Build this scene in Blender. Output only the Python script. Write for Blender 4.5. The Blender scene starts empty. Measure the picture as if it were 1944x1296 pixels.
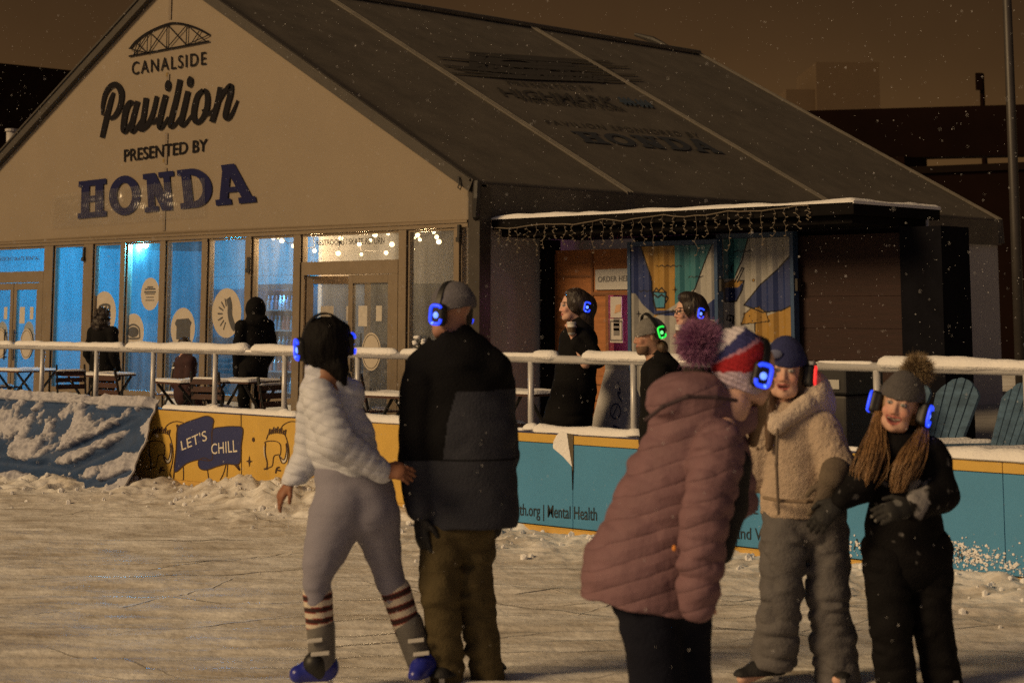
import bpy, bmesh, math, random
import numpy as np
from mathutils import Vector, Matrix, noise as mnoise
C = bpy.context.scene.collection
SC = bpy.context.scene
R_ = math.radians
# ------------------------------------------------------------------ camera
YAW, PITCH, ROLL, FPX, HY = R_(44), R_(8), R_(.05), 3500., 595.
CAM = np.array([0, 0, 1.74])
YP = HY - FPX*math.tan(PITCH)
def rx(a): c, s = math.cos(a), math.sin(a); return np.array([[1,0,0],[0,c,-s],[0,s,c]])
def ry(a): c, s = math.cos(a), math.sin(a); return np.array([[c,0,s],[0,1,0],[-s,0,c]])
def rz(a): c, s = math.cos(a), math.sin(a); return np.array([[c,-s,0],[s,c,0],[0,0,1]])
RC = rz(YAW) @ rx(math.pi/2+PITCH) @ rz(ROLL)
cd = bpy.data.cameras.new('camera'); cam = bpy.data.objects.new('camera', cd); C.objects.link(cam)
cam.matrix_world = Matrix.Translation(CAM.tolist()) @ Matrix(RC.tolist()).to_4x4()
cd.sensor_width = 36; cd.lens = FPX/1944*36; cd.shift_y = (YP-648)/1944
cd.clip_start = .1; cd.clip_end = 3000
cd.dof.use_dof = True; cd.dof.focus_distance = 17.5; cd.dof.aperture_fstop = 3.6
SC.camera = cam
# ------------------------------------------------------------------ view, world, sun
SC.view_settings.view_transform = 'Standard'; SC.view_settings.look = 'None'
SC.view_settings.exposure = 0; SC.view_settings.gamma = 1
SC.cycles.use_denoising = False; SC.cycles.sample_clamp_indirect = .6; SC.cycles.blur_glossy = 1.0; SC.cycles.max_bounces = 6; SC.cycles.transparent_max_bounces = 12
w = bpy.data.worlds.new('World'); SC.world = w; w.use_nodes = True
wt = w.node_tree; wt.nodes.clear()
def wn(t): return wt.nodes.new(t)
wo = wn('ShaderNodeOutputWorld'); wb = wn('ShaderNodeBackground'); tc = wn('ShaderNodeTexCoord')
sx = wn('ShaderNodeSeparateXYZ'); wt.links.new(tc.outputs['Generated'], sx.inputs[0])
rp = wn('ShaderNodeValToRGB'); wt.links.new(sx.outputs[2], rp.inputs[0])
e = rp.color_ramp.elements
e[0].position = 0; e[0].color = (.105,.052,.017,1)
e[1].position = 1; e[1].color = (.020,.016,.014,1)
for p, c in ((.07,(.088,.044,.0150,1)), (.13,(.062,.0315,.0122,1)), (.22,(.036,.0190,.0090,1)), (.35,(.022,.015,.012,1))):
    n_ = e.new(p); n_.color = c
# soft cool fill light added to the sky dome on the side behind the camera
gl = wn('ShaderNodeVectorMath'); gl.operation = 'DOT_PRODUCT'; wt.links.new(tc.outputs['Generated'], gl.inputs[0])
gd = Vector((.50, -.85, .06)).normalized(); gl.inputs[1].default_value = gd
mr = wn('ShaderNodeMapRange'); mr.interpolation_type = 'SMOOTHSTEP'; wt.links.new(gl.outputs['Value'], mr.inputs[0])
mr.inputs[1].default_value = .15; mr.inputs[2].default_value = 1; mr.inputs[3].default_value = 0; mr.inputs[4].default_value = .35
mx = wn('ShaderNodeMix'); mx.data_type = 'RGBA'; mx.blend_type = 'ADD'; mx.inputs[0].default_value = 1
sc_ = wn('ShaderNodeVectorMath'); sc_.operation = 'SCALE'; sc_.inputs[0].default_value = (.29,.27,.33)
wt.links.new(mr.outputs[0], sc_.inputs['Scale'])
cn = wn('ShaderNodeTexNoise'); cn.inputs['Scale'].default_value = 5; cn.inputs['Detail'].default_value = 5; wt.links.new(tc.outputs['Generated'], cn.inputs['Vector'])
cm = wn('ShaderNodeMapRange'); wt.links.new(cn.outputs[0], cm.inputs[0]); cm.inputs[1].default_value = .3; cm.inputs[2].default_value = .7; cm.inputs[3].default_value = .82; cm.inputs[4].default_value = 1.2
cs = wn('ShaderNodeVectorMath'); cs.operation = 'SCALE'; wt.links.new(rp.outputs[0], cs.inputs[0]); wt.links.new(cm.outputs[0], cs.inputs['Scale'])
wt.links.new(cs.outputs[0], mx.inputs[6]); wt.links.new(sc_.outputs[0], mx.inputs[7])
wt.links.new(mx.outputs[2], wb.inputs[0]); wb.inputs[1].default_value = 1.0
wt.links.new(wb.outputs[0], wo.inputs[0])
sl = bpy.data.lights.new('floodlight_sun', 'SUN'); so = bpy.data.objects.new('floodlight_sun', sl); C.objects.link(so)
SUND = Vector((-.25, -.83, .47)).normalized()
so.rotation_euler = SUND.to_track_quat('Z', 'Y').to_euler()
sl.energy = 2.5; sl.color = (1, .675, .335); sl.angle = R_(20)

# ------------------------------------------------------------------ picking helpers: a pixel of the survey plan -> a point on a real plane
def ray(x, y): return RC @ np.array([(x-972)/FPX, -(y-YP)/FPX, -1.])
def onY(x, y, Y): d = ray(x, y); return CAM + d*(Y/d[1])
def onX(x, y, X): d = ray(x, y); return CAM + d*(X/d[0])
def onZ(x, y, Z): d = ray(x, y); return CAM + d*((Z-CAM[2])/d[2])
def onP(x, y, p, n): d = ray(x, y); return CAM + d*(np.dot(np.asarray(p)-CAM, n)/np.dot(d, n))
FWD = np.array([-math.sin(YAW), math.cos(YAW), 0]); RGT = np.array([math.cos(YAW), math.sin(YAW), 0])
def onD(x, y, D): d = ray(x, y); return CAM + d*(D/np.dot(d, FWD))

# ------------------------------------------------------------------ object helpers
def tag(o, label=None, cat=None, group=None, kind=None):
    if label: o['label'] = label
    if cat: o['category'] = cat
    if group: o['group'] = group
    if kind: o['kind'] = kind
    return o
def empty(name, loc=(0,0,0), rzv=0):
    o = bpy.data.objects.new(name, None); C.objects.link(o); o.location = tuple(loc); o.rotation_euler = (0,0,rzv)
    o.empty_display_size = .2; return o
def link(name, me, mat, parent=None, smooth=False):
    for m in (mat if isinstance(mat, (list, tuple)) else [mat]): me.materials.append(m)
    if smooth: me.polygons.foreach_set('use_smooth', [True]*len(me.polygons))
    o = bpy.data.objects.new(name, me); C.objects.link(o)
    if parent:
        o.parent = parent
        if parent.type == 'EMPTY' and parent.get('_world'):
            pass
    return o
def copy_tree(o, parent=None):
    c = o.copy(); C.objects.link(c); c.parent = parent
    for ch in list(o.children): copy_tree(ch, c)
    return c
class MB:
    """collects shapes (optionally around an origin), builds ONE mesh object"""
    def __init__(s, org=(0,0,0)): s.v = []; s.f = []; s.o = np.asarray(org, float); s.mi = []
    def add(s, vs, fs, m=0):
        b = len(s.v); s.v += [tuple(np.asarray(v, float)-s.o) for v in vs]
        s.f += [tuple(b+i for i in f) for f in fs]; s.mi += [m]*len(fs); return s
    def box(s, x0, x1, y0, y1, z0, z1, m=0):
        x0, x1 = sorted((x0, x1)); y0, y1 = sorted((y0, y1)); z0, z1 = sorted((z0, z1))
        v = [(x,y,z) for z in (z0,z1) for y in (y0,y1) for x in (x0,x1)]
        return s.add(v, [(0,2,3,1),(4,5,7,6),(0,1,5,4),(2,6,7,3),(0,4,6,2),(1,3,7,5)], m)
    def obox(s, c, ax, ay, az, m=0):
        c, ax, ay, az = [np.asarray(q, float) for q in (c, ax, ay, az)]
        v = [c+i*ax+j*ay+k*az for k in (-1,1) for j in (-1,1) for i in (-1,1)]
        return s.add(v, [(0,2,3,1),(4,5,7,6),(0,1,5,4),(2,6,7,3),(0,4,6,2),(1,3,7,5)], m)
    def bar(s, a, b, w, h, up=(0,0,1), m=0):
        a, b = np.asarray(a, float), np.asarray(b, float); d = b-a; L = np.linalg.norm(d); d = d/L
        u = np.asarray(up, float); r = np.cross(d, u)
        if np.linalg.norm(r) < 1e-4: r = np.cross(d, (1,0,0))
        r /= np.linalg.norm(r); u = np.cross(r, d)
        return s.obox((a+b)/2, d*L/2, r*w/2, u*h/2, m)
    def tube(s, pts, r, n=10, caps=True, m=0):
        pts = [np.asarray(p, float) for p in pts]; rs = r if hasattr(r, '__len__') else [r]*len(pts)
        vs, fs = [], []; ref = None
        for i, p in enumerate(pts):
            d = pts[min(i+1, len(pts)-1)] - pts[max(i-1, 0)]; d /= (np.linalg.norm(d)+1e-12)
            if ref is None:
                ref = np.cross(d, (0,0,1) if abs(d[2]) < .9 else (1,0,0))
            ref = ref - d*np.dot(ref, d); ref /= np.linalg.norm(ref); b = np.cross(d, ref)
            for k in range(n):
                a = 2*math.pi*k/n; vs.append(p + rs[i]*(math.cos(a)*ref+math.sin(a)*b))
        for i in range(len(pts)-1):
            for k in range(n):
                fs.append((i*n+k, i*n+(k+1)%n, (i+1)*n+(k+1)%n, (i+1)*n+k))
        if caps: fs += [tuple(range(n))[::-1], tuple((len(pts)-1)*n+k for k in range(n))]
        return s.add(vs, fs, m)
    def ball(s, c, r, n=10, m=0):
        r = np.asarray(r if hasattr(r, '__len__') else (r,r,r), float); c = np.asarray(c, float)
        vs = [c+(0,0,r[2])]; fs = []
        for i in range(1, n):
            t = math.pi*i/n
            for k in range(n*2):
                a = math.pi*k/n; vs.append(c+r*np.array((math.sin(t)*math.cos(a), math.sin(t)*math.sin(a), math.cos(t))))
        vs.append(c-(0,0,r[2])); q = n*2
        for k in range(q):
            fs.append((0, 1+k, 1+(k+1) % q)); fs.append((len(vs)-1, 1+(n-2)*q+(k+1) % q, 1+(n-2)*q+k))
            for i in range(n-2): fs.append((1+i*q+k, 1+(i+1)*q+k, 1+(i+1)*q+(k+1) % q, 1+i*q+(k+1) % q))
        return s.add(vs, fs, m)
    def prism(s, poly, mapf, d, m=0):
        """polygon (2-D points) mapped to 3-D by mapf, given thickness vector d"""
        p = [np.asarray(mapf(*q), float) for q in poly]; n = len(p); d = np.asarray(d, float)
        s.add(p+[q+d for q in p], [tuple(range(n)), tuple(range(2*n-1, n-1, -1))]+[(i, i+n, (i+1) % n+n, (i+1) % n) for i in range(n)], m); return s
    def build(s, name, mat, parent=None, smooth=False, bevel=0):
        me = bpy.data.meshes.new(name); me.from_pydata(s.v, [], s.f)
        if any(s.mi): me.polygons.foreach_set('material_index', s.mi)
        bm = bmesh.new(); bm.from_mesh(me); bmesh.ops.recalc_face_normals(bm, faces=bm.faces)
        bm.to_mesh(me); bm.free(); me.update()
        o = link(name, me, mat, parent, smooth)
        if bevel:
            b = o.modifiers.new('bevel', 'BEVEL'); b.width = bevel; b.segments = 2; b.limit_method = 'ANGLE'
        return o
def grid_mesh(name, V, mat, parent=None, cols=None, smooth=True, org=(0,0,0)):
    """V: (n,m,3) array of points"""
    n, m = V.shape[:2]; idx = np.arange(n*m).reshape(n, m)
    F = np.stack([idx[:-1,:-1], idx[1:,:-1], idx[1:,1:], idx[:-1,1:]], -1).reshape(-1, 4)
    return arr_mesh(name, V.reshape(-1,3)-np.asarray(org), F, mat, parent, None if cols is None else cols.reshape(-1,3), smooth)
def arr_mesh(name, V, F, mat, parent=None, cols=None, smooth=True):
    me = bpy.data.meshes.new(name); V = np.asarray(V, np.float32); F = np.asarray(F, np.int32); k = F.shape[1]
    me.vertices.add(len(V)); me.vertices.foreach_set('co', V.ravel())
    me.loops.add(F.size); me.loops.foreach_set('vertex_index', F.ravel())
    me.polygons.add(len(F)); me.polygons.foreach_set('loop_start', np.arange(len(F), dtype=np.int32)*k)
    me.update(calc_edges=True); me.validate()
    if cols is not None:
        a = me.color_attributes.new('Col', 'FLOAT_COLOR', 'POINT')
        a.data.foreach_set('color', np.concatenate([cols, np.ones((len(cols), 1))], 1).astype(np.float32).ravel())
    return link(name, me, mat, parent, smooth)
# ------------------------------------------------------------------ numpy noise
def _h(ix, iy, iz, s):
    n = (ix.astype(np.int64)*374761393 + iy.astype(np.int64)*668265263 + iz.astype(np.int64)*2147483647 + s*974634277) & 0xffffffff
    n = ((n ^ (n >> 13))*1274126177) & 0xffffffff; n = (n ^ (n >> 16))
    return (n & 0xffff)/65535.*2-1
def vnoise(P, s=0):
    P = np.asarray(P, float); I = np.floor(P).astype(np.int64); F = P-I; F = F*F*(3-2*F); o = 0
    for a in (0,1):
        for b in (0,1):
            for c in (0,1):
                o = o + _h(I[...,0]+a, I[...,1]+b, I[...,2]+c, s)*np.where(a, F[...,0], 1-F[...,0])*np.where(b, F[...,1], 1-F[...,1])*np.where(c, F[...,2], 1-F[...,2])
    return o
def fbm(P, o=4, s=0, g=.5):
    t, a = 0, 1.
    for i in range(o): t = t + a*vnoise(P*2.**i + 17.3*i, s+i); a *= g
    return t
# ------------------------------------------------------------------ materials
_M = {}
def M(name, col=(.5,.5,.5), rough=.7, var=.12, vs=6., bump=0., bs=60., metal=0, emit=None, es=1., spec=.5, vcol=False, sheen=0, stretch=None, trans=None):
    if name in _M: return _M[name]
    m = bpy.data.materials.new(name); m.use_nodes = True; t = m.node_tree; N = t.nodes; L = t.links
    p = N['Principled BSDF']; p.inputs['Roughness'].default_value = rough; p.inputs['Metallic'].default_value = metal
    p.inputs['Specular IOR Level'].default_value = spec
    if sheen: p.inputs['Sheen Weight'].default_value = sheen
    tc = N.new('ShaderNodeTexCoord'); src = tc.outputs['Object']
    if stretch:
        mp = N.new('ShaderNodeMapping'); mp.inputs['Scale'].default_value = stretch; L.new(src, mp.inputs[0]); src = mp.outputs[0]
    nz = N.new('ShaderNodeTexNoise'); nz.inputs['Scale'].default_value = vs; nz.inputs['Detail'].default_value = 6; nz.inputs['Roughness'].default_value = .65
    L.new(src, nz.inputs['Vector'])
    mr = N.new('ShaderNodeMapRange'); L.new(nz.outputs[0], mr.inputs[0]); mr.inputs[1].default_value = .25; mr.inputs[2].default_value = .75
    mr.inputs[3].default_value = 1-var; mr.inputs[4].default_value = 1+var
    vm = N.new('ShaderNodeVectorMath'); vm.operation = 'SCALE'; L.new(mr.outputs[0], vm.inputs['Scale'])
    if vcol:
        at = N.new('ShaderNodeAttribute'); at.attribute_name = 'Col'; L.new(at.outputs['Color'], vm.inputs[0])
    else: vm.inputs[0].default_value = col[:3]
    L.new(vm.outputs[0], p.inputs['Base Color'])
    if bump:
        nb = N.new('ShaderNodeTexNoise'); nb.inputs['Scale'].default_value = bs; nb.inputs['Detail'].default_value = 5; L.new(src, nb.inputs['Vector'])
        bp = N.new('ShaderNodeBump'); bp.inputs['Strength'].default_value = bump; bp.inputs['Distance'].default_value = .02
        L.new(nb.outputs[0], bp.inputs['Height']); L.new(bp.outputs[0], p.inputs['Normal'])
    if emit: p.inputs['Emission Color'].default_value = (*emit, 1); p.inputs['Emission Strength'].default_value = es
    _M[name] = m; return m
def quilted(name, col, per, tilt=0., rough=.7, depth=.012, diamond=0.):
    m = M(name, col, rough, .14, 7, 0, 60, spec=.22); t = m.node_tree; N = t.nodes; L = t.links; p = N['Principled BSDF']
    tc = N.new('ShaderNodeTexCoord'); dt = N.new('ShaderNodeVectorMath'); dt.operation = 'DOT_PRODUCT'; L.new(tc.outputs['Object'], dt.inputs[0]); dt.inputs[1].default_value = (math.sin(tilt)/per, 0, math.cos(tilt)/per)
    nz = N.new('ShaderNodeTexNoise'); nz.inputs['Scale'].default_value = 5; nz.inputs['Detail'].default_value = 3; L.new(tc.outputs['Object'], nz.inputs['Vector'])
    a = N.new('ShaderNodeMath'); a.operation = 'MULTIPLY_ADD'; L.new(nz.outputs[0], a.inputs[0]); a.inputs[1].default_value = .55; L.new(dt.outputs['Value'], a.inputs[2])
    fr = N.new('ShaderNodeMath'); fr.operation = 'PINGPONG'; L.new(a.outputs[0], fr.inputs[0]); fr.inputs[1].default_value = .5
    pw = N.new('ShaderNodeMath'); pw.operation = 'POWER'; L.new(fr.outputs[0], pw.inputs[0]); pw.inputs[1].default_value = .45
    n2 = N.new('ShaderNodeTexNoise'); n2.inputs['Scale'].default_value = 16; n2.inputs['Detail'].default_value = 6; L.new(tc.outputs['Object'], n2.inputs['Vector'])
    h = N.new('ShaderNodeMath'); h.operation = 'MULTIPLY_ADD'; L.new(n2.outputs[0], h.inputs[0]); h.inputs[1].default_value = .9; L.new(pw.outputs[0], h.inputs[2])
    b = N.new('ShaderNodeBump'); b.inputs['Strength'].default_value = .85; b.inputs['Distance'].default_value = depth; L.new(h.outputs[0], b.inputs['Height']); L.new(b.outputs[0], p.inputs['Normal']); return m
def glass(name, cloud=.15, tint=(.9,.95,1), vs=1.2, streak=True):
    """condensed window glass: clear, with a milky film that catches light"""
    m = bpy.data.materials.new(name); m.use_nodes = True; t = m.node_tree; N = t.nodes; L = t.links; N.clear()
    o = N.new('ShaderNodeOutputMaterial'); tr = N.new('ShaderNodeBsdfTransparent'); tr.inputs[0].default_value = (*tint, 1)
    tl = N.new('ShaderNodeBsdfTranslucent'); tl.inputs[0].default_value = (.8,.85,.9,1)
    df = N.new('ShaderNodeBsdfDiffuse'); df.inputs[0].default_value = (.5,.5,.5,1)
    m0 = N.new('ShaderNodeMixShader'); m0.inputs[0].default_value = .12; L.new(tl.outputs[0], m0.inputs[1]); L.new(df.outputs[0], m0.inputs[2])
    tc = N.new('ShaderNodeTexCoord'); mp = N.new('ShaderNodeMapping'); mp.inputs['Scale'].default_value = (4,4,.6); L.new(tc.outputs['Object'], mp.inputs[0])
    nz = N.new('ShaderNodeTexNoise'); nz.inputs['Scale'].default_value = vs; nz.inputs['Detail'].default_value = 7; L.new(mp.outputs[0], nz.inputs['Vector'])
    mr = N.new('ShaderNodeMapRange'); L.new(nz.outputs[0], mr.inputs[0]); mr.inputs[1].default_value = .3; mr.inputs[2].default_value = .75; mr.inputs[3].default_value = cloud*.3; mr.inputs[4].default_value = cloud*1.7
    m1 = N.new('ShaderNodeMixShader'); L.new(mr.outputs[0], m1.inputs[0]); L.new(tr.outputs[0], m1.inputs[1]); L.new(m0.outputs[0], m1.inputs[2])
    gl = N.new('ShaderNodeBsdfGlossy'); gl.inputs['Roughness'].default_value = .03
    lw = N.new('ShaderNodeLayerWeight'); lw.inputs[0].default_value = .3; fr = N.new('ShaderNodeMapRange'); L.new(lw.outputs['Facing'], fr.inputs[0]); fr.inputs[3].default_value = .02; fr.inputs[4].default_value = .30
    m2 = N.new('ShaderNodeMixShader'); L.new(fr.outputs[0], m2.inputs[0]); L.new(m1.outputs[0], m2.inputs[1]); L.new(gl.outputs[0], m2.inputs[2])
    L.new(m2.outputs[0], o.inputs[0]); return m
# ------------------------------------------------------------------ lettering and line art laid on a plane
def text_geo(body, spacing=1., bold=0., shear=0.):
    cu = bpy.data.curves.new('t', 'FONT'); cu.body = body; cu.space_character = spacing; cu.resolution_u = 4; cu.shear = shear; cu.offset = bold
    ob = bpy.data.objects.new('t', cu); C.objects.link(ob)
    bpy.context.view_layer.update()
    me = bpy.data.meshes.new_from_object(ob.evaluated_get(bpy.context.evaluated_depsgraph_get()))
    V = np.array([v.co[:] for v in me.vertices]); F = [tuple(p.vertices) for p in me.polygons]
    bpy.data.objects.remove(ob); bpy.data.curves.remove(cu); bpy.data.meshes.remove(me)
    mn, mxx = V.min(0), V.max(0); V = (V-mn)/np.maximum(mxx-mn, 1e-6)
    return V[:, :2], F
def bil(q):
    """quad (3-D: bottom-left, bottom-right, top-right, top-left) -> map of (u,v)"""
    q = [np.asarray(p, float) for p in q]
    return lambda u, v: q[0]*(1-u)*(1-v)+q[1]*u*(1-v)+q[2]*u*v+q[3]*(1-u)*v
def text_on(name, body, quad, mat, parent, off, spacing=1., bold=0., shear=0., org=(0,0,0)):
    V, F = text_geo(body, spacing, bold, shear); f = bil(quad); b = MB(org); off = np.asarray(off)
    b.add([f(u, v)+off for u, v in V], F); return b.build(name, mat, parent)
def ribbon(b, pts, width, f, off, smooth=True, closed=False):
    """a painted stroke: 2-D polyline -> flat strip, mapped by f and lifted by off"""
    p = np.array(pts, float)
    if smooth and len(p) > 2: p = spline(p, closed)
    elif closed: p = np.vstack([p, p[:1]])
    d = np.gradient(p, axis=0); d /= np.linalg.norm(d, axis=1, keepdims=True)+1e-9; n = np.stack([-d[:,1], d[:,0]], 1)
    wd = np.interp(np.linspace(0,1,len(p)), np.linspace(0,1,len(width)), width) if hasattr(width, '__len__') else np.full(len(p), width)
    A = p+n*wd[:,None]/2; B = p-n*wd[:,None]/2; o = np.asarray(off)*(1+.02*(len(b.f) % 37))
    vs = [f(*q)+o for q in A]+[f(*q)+o for q in B]; k = len(p)
    b.add(vs, [(i, i+1, k+i+1, k+i) for i in range(k-1)])
def spline(p, closed=False, n=8):
    p = np.asarray(p, float); q = np.vstack([p[-1:], p, p[:2]]) if closed else np.vstack([2*p[0]-p[1], p, 2*p[-1]-p[-2]])
    o = []
    for i in range(1, len(q)-2):
        a, b_, c, d = q[i-1:i+3]
        for t in np.linspace(0, 1, n, endpoint=False):
            o.append(.5*((2*b_)+(-a+c)*t+(2*a-5*b_+4*c-d)*t*t+(-a+3*b_-3*c+d)*t**3))
    o.append(q[-2]); return np.array(o)
def circ(cx, cy, rx_, ry_=None, n=28, rot=0):
    ry_ = ry_ or rx_; t = np.linspace(0, 2*math.pi, n, endpoint=False); c, s = math.cos(rot), math.sin(rot)
    return [(cx+rx_*math.cos(a)*c-ry_*math.sin(a)*s, cy+rx_*math.cos(a)*s+ry_*math.sin(a)*c) for a in t]
def inpoly(X, Y, poly):
    r = np.zeros(X.shape, bool); p = np.asarray(poly, float); j = len(p)-1
    for i in range(len(p)):
        xi, yi = p[i]; xj, yj = p[j]
        r ^= ((yi > Y) != (yj > Y)) & (X < (xj-xi)*(Y-yi)/(yj-yi+1e-12)+xi); j = i
    return r
def pdist(X, Y, poly):
    d = np.full(X.shape, 1e9); p = np.asarray(poly, float)
    for (ax, ay), (bx, by) in zip(p[:-1], p[1:]):
        t = np.clip(((X-ax)*(bx-ax)+(Y-ay)*(by-ay))/((bx-ax)**2+(by-ay)**2+1e-9), 0, 1)
        d = np.minimum(d, np.hypot(X-ax-t*(bx-ax), Y-ay-t*(by-ay)))
    return d
# ================================================================== SETTING: rink snow, patio, far ground
def snow_z(X, Y):
    """height of the skated snow; rises into a berm against the boards"""
    P = np.stack([X, Y, 0*X], -1)
    a = X*RGT[0]+Y*RGT[1]; d = X*FWD[0]+Y*FWD[1]                 # along / across the skating direction
    T = np.stack([a*.45, d*2.4, 0*X], -1); T2 = np.stack([a*1.3, d*8, 0*X], -1)
    z = .024*fbm(T, 4, 3)+.012*fbm(T2, 3, 9)+.0035*fbm(P*11, 3, 5)
    lump = np.clip(fbm(P*2.3, 4, 21)*.9+.25, 0, 1.4)
    near = np.clip((Y-9.2)/1.6, 0, 1); fX = np.interp(X, [-13, -11, -9], [1, .55, .22])
    z = z + fX*near**1.5*(.03+.085*lump*np.clip((Y-9.6)/1.0, 0, 1)) + near*.03*np.abs(fbm(P*7, 3, 31))
    clod = 1-np.abs(fbm(P*4.6, 4, 77, .55)); z = z+(.02+.065*fX)*np.clip((10.95-Y)/.25+.15*(1+4*(fX > .6)), 0, 1)*np.clip((Y-9.3)/.7, 0, 1)*np.clip(clod-.35, 0, 1)*np.clip(.75+fbm(P*.8, 2, 15), .15, 1.2)
    m = np.exp(-((X+13.7)/.55)**2)*.12+np.exp(-((X+12.9)/.35)**2)*.13+np.exp(-((X+6.3)/.8)**2)*.05+np.exp(-((X+17.5)/1.8)**2)*.06
    z = z + m*np.clip((Y-10.2)/.75, 0, 1)**1.3*(1+.8*fbm(P*4.2, 4, 44))
    return z
def snow_mat():
    m = bpy.data.materials.new('trampled snow'); m.use_nodes = True; t = m.node_tree; N = t.nodes; L = t.links
    p = N['Principled BSDF']; p.inputs['Roughness'].default_value = .6; p.inputs['Specular IOR Level'].default_value = .15
    tc = N.new('ShaderNodeTexCoord'); mp = N.new('ShaderNodeMapping'); mp.vector_type = 'TEXTURE'; mp.inputs['Rotation'].default_value = (0,0,YAW-.06); mp.inputs['Scale'].default_value = (1.05,.21,1)
    L.new(tc.outputs['Object'], mp.inputs[0])
    n1 = N.new('ShaderNodeTexNoise'); n1.inputs['Scale'].default_value = 1.6; n1.inputs['Detail'].default_value = 8; n1.inputs['Roughness'].default_value = .7; L.new(mp.outputs[0], n1.inputs['Vector'])
    n2 = N.new('ShaderNodeTexNoise'); n2.inputs['Scale'].default_value = 22; n2.inputs['Detail'].default_value = 6; L.new(tc.outputs['Object'], n2.inputs['Vector'])
    r = N.new('ShaderNodeValToRGB'); e = r.color_ramp.elements
    e[0].position = .36; e[0].color = (.42,.37,.31,1); e[1].position = .58; e[1].color = (.86,.85,.84,1)
    n3 = N.new('ShaderNodeTexNoise'); n3.inputs['Scale'].default_value = 1.7; n3.inputs['Detail'].default_value = 7; n3.inputs['Roughness'].default_value = .65; L.new(tc.outputs['Object'], n3.inputs['Vector'])
    mm = N.new('ShaderNodeMix'); mm.inputs[0].default_value = .5; L.new(n1.outputs[0], mm.inputs[2]); L.new(n3.outputs[0], mm.inputs[3]); L.new(mm.outputs[0], r.inputs[0]); L.new(r.outputs[0], p.inputs['Base Color'])
    ad = N.new('ShaderNodeMath'); ad.operation = 'MULTIPLY_ADD'; L.new(n2.outputs[0], ad.inputs[0]); ad.inputs[1].default_value = .24; L.new(mm.outputs[0], ad.inputs[2])
    b = N.new('ShaderNodeBump'); b.inputs['Strength'].default_value = .75; b.inputs['Distance'].default_value = .045; L.new(ad.outputs[0], b.inputs['Height']); L.new(b.outputs[0], p.inputs['Normal'])
    rr = N.new('ShaderNodeMapRange'); L.new(n1.outputs[0], rr.inputs[0]); rr.inputs[1].default_value = .35; rr.inputs[2].default_value = .6; rr.inputs[3].default_value = .38; rr.inputs[4].default_value = .75
    L.new(rr.outputs[0], p.inputs['Roughness'])
    return m
SNOW = snow_mat()
SNOWC = M('clean snow', (.80,.80,.82), .65, .05, 9, .5, 45)
xs = np.linspace(-20.5, 1.0, 760); ys = np.linspace(3.2, 11.05, 320)
GX, GY = np.meshgrid(xs, ys, indexing='ij')
tag(grid_mesh('snow_covered_ice', np.stack([GX, GY, snow_z(GX, GY)], -1), SNOW), kind='structure')
b = MB(); b.box(-600, 400, -200, 900, -.6, -.12); tag(b.build('ground', SNOW), kind='structure')
b = MB(); b.box(-40, 8, 11.16, 34, -.1, .2); tag(b.build('patio', M('patio slab', (.33,.32,.31), .8, .3, 2, .3, 30)), kind='structure')
# curved cuts left by skate blades
rng = np.random.default_rng(9); bt = MB(); bd = MB()
for i in range(110):
    c0 = np.array(onZ(rng.uniform(-100, 2000), rng.uniform(985, 1290), 0))[:2]; a0 = YAW+rng.normal(0, .35); cv_ = rng.normal(0, .35); n_ = 26; L_ = rng.uniform(1., 3.2)
    t_ = np.linspace(0, 1, n_); th_ = a0+cv_*t_*L_; px_ = c0[0]+np.cumsum(np.cos(th_))*L_/n_; py_ = c0[1]+np.cumsum(np.sin(th_))*L_/n_
    ok = (py_ < 9.6) & (py_ > 4); px_, py_, th_ = px_[ok], py_[ok], th_[ok]
    if len(px_) < 6: continue
    z_ = snow_z(px_, py_)+.0035; w_ = rng.uniform(.003, .009)*np.sin(np.linspace(.15, 3.0, len(px_))); nx, ny = -np.sin(th_)*w_, np.cos(th_)*w_
    vs = [(x+a, y+c, z) for x, y, z, a, c in zip(px_, py_, z_, nx, ny)]+[(x-a, y-c, z) for x, y, z, a, c in zip(px_, py_, z_, nx, ny)]; k = len(px_)
    (bt if i % 2 else bd).add(vs, [(q, q+1, k+q+1, k+q) for q in range(k-1)])
tag(bt.build('skate_cuts', M('scraped white ice', (.86,.86,.86), .5, .1)), kind='stuff'); tag(bd.build('skate_grooves', M('bare ice groove', (.30,.29,.28), .3, .2)), kind='stuff')
# chunks of broken snow thrown against the boards
rng = np.random.default_rng(5)
cv, cf = [], []
b = MB()
for i in range(420):
    x = rng.uniform(-19.5, -5.2); y = 10.95-abs(rng.normal(0, .55)); r = .008+abs(rng.normal(0, .012)); r = min(r, .04)
    z = float(snow_z(np.array([x]), np.array([y]))[0])+r*.3
    vs = [np.array((math.cos(a)*math.cos(e_), math.sin(a)*math.cos(e_), math.sin(e_)))*r*rng.uniform(.7, 1.25) for e_ in (-.6, .6) for a in np.linspace(0, 5, 5)]
    vs = [np.array((x, y, z))+v for v in vs]+[np.array((x, y, z+r))]
    b.add(vs, [(k, (k+1) % 5, 5+(k+1) % 5, 5+k) for k in range(5)]+[(5+k, 5+(k+1) % 5, 10) for k in range(5)])
tag(b.build('snow_chunks', SNOWC), kind='stuff')

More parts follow.
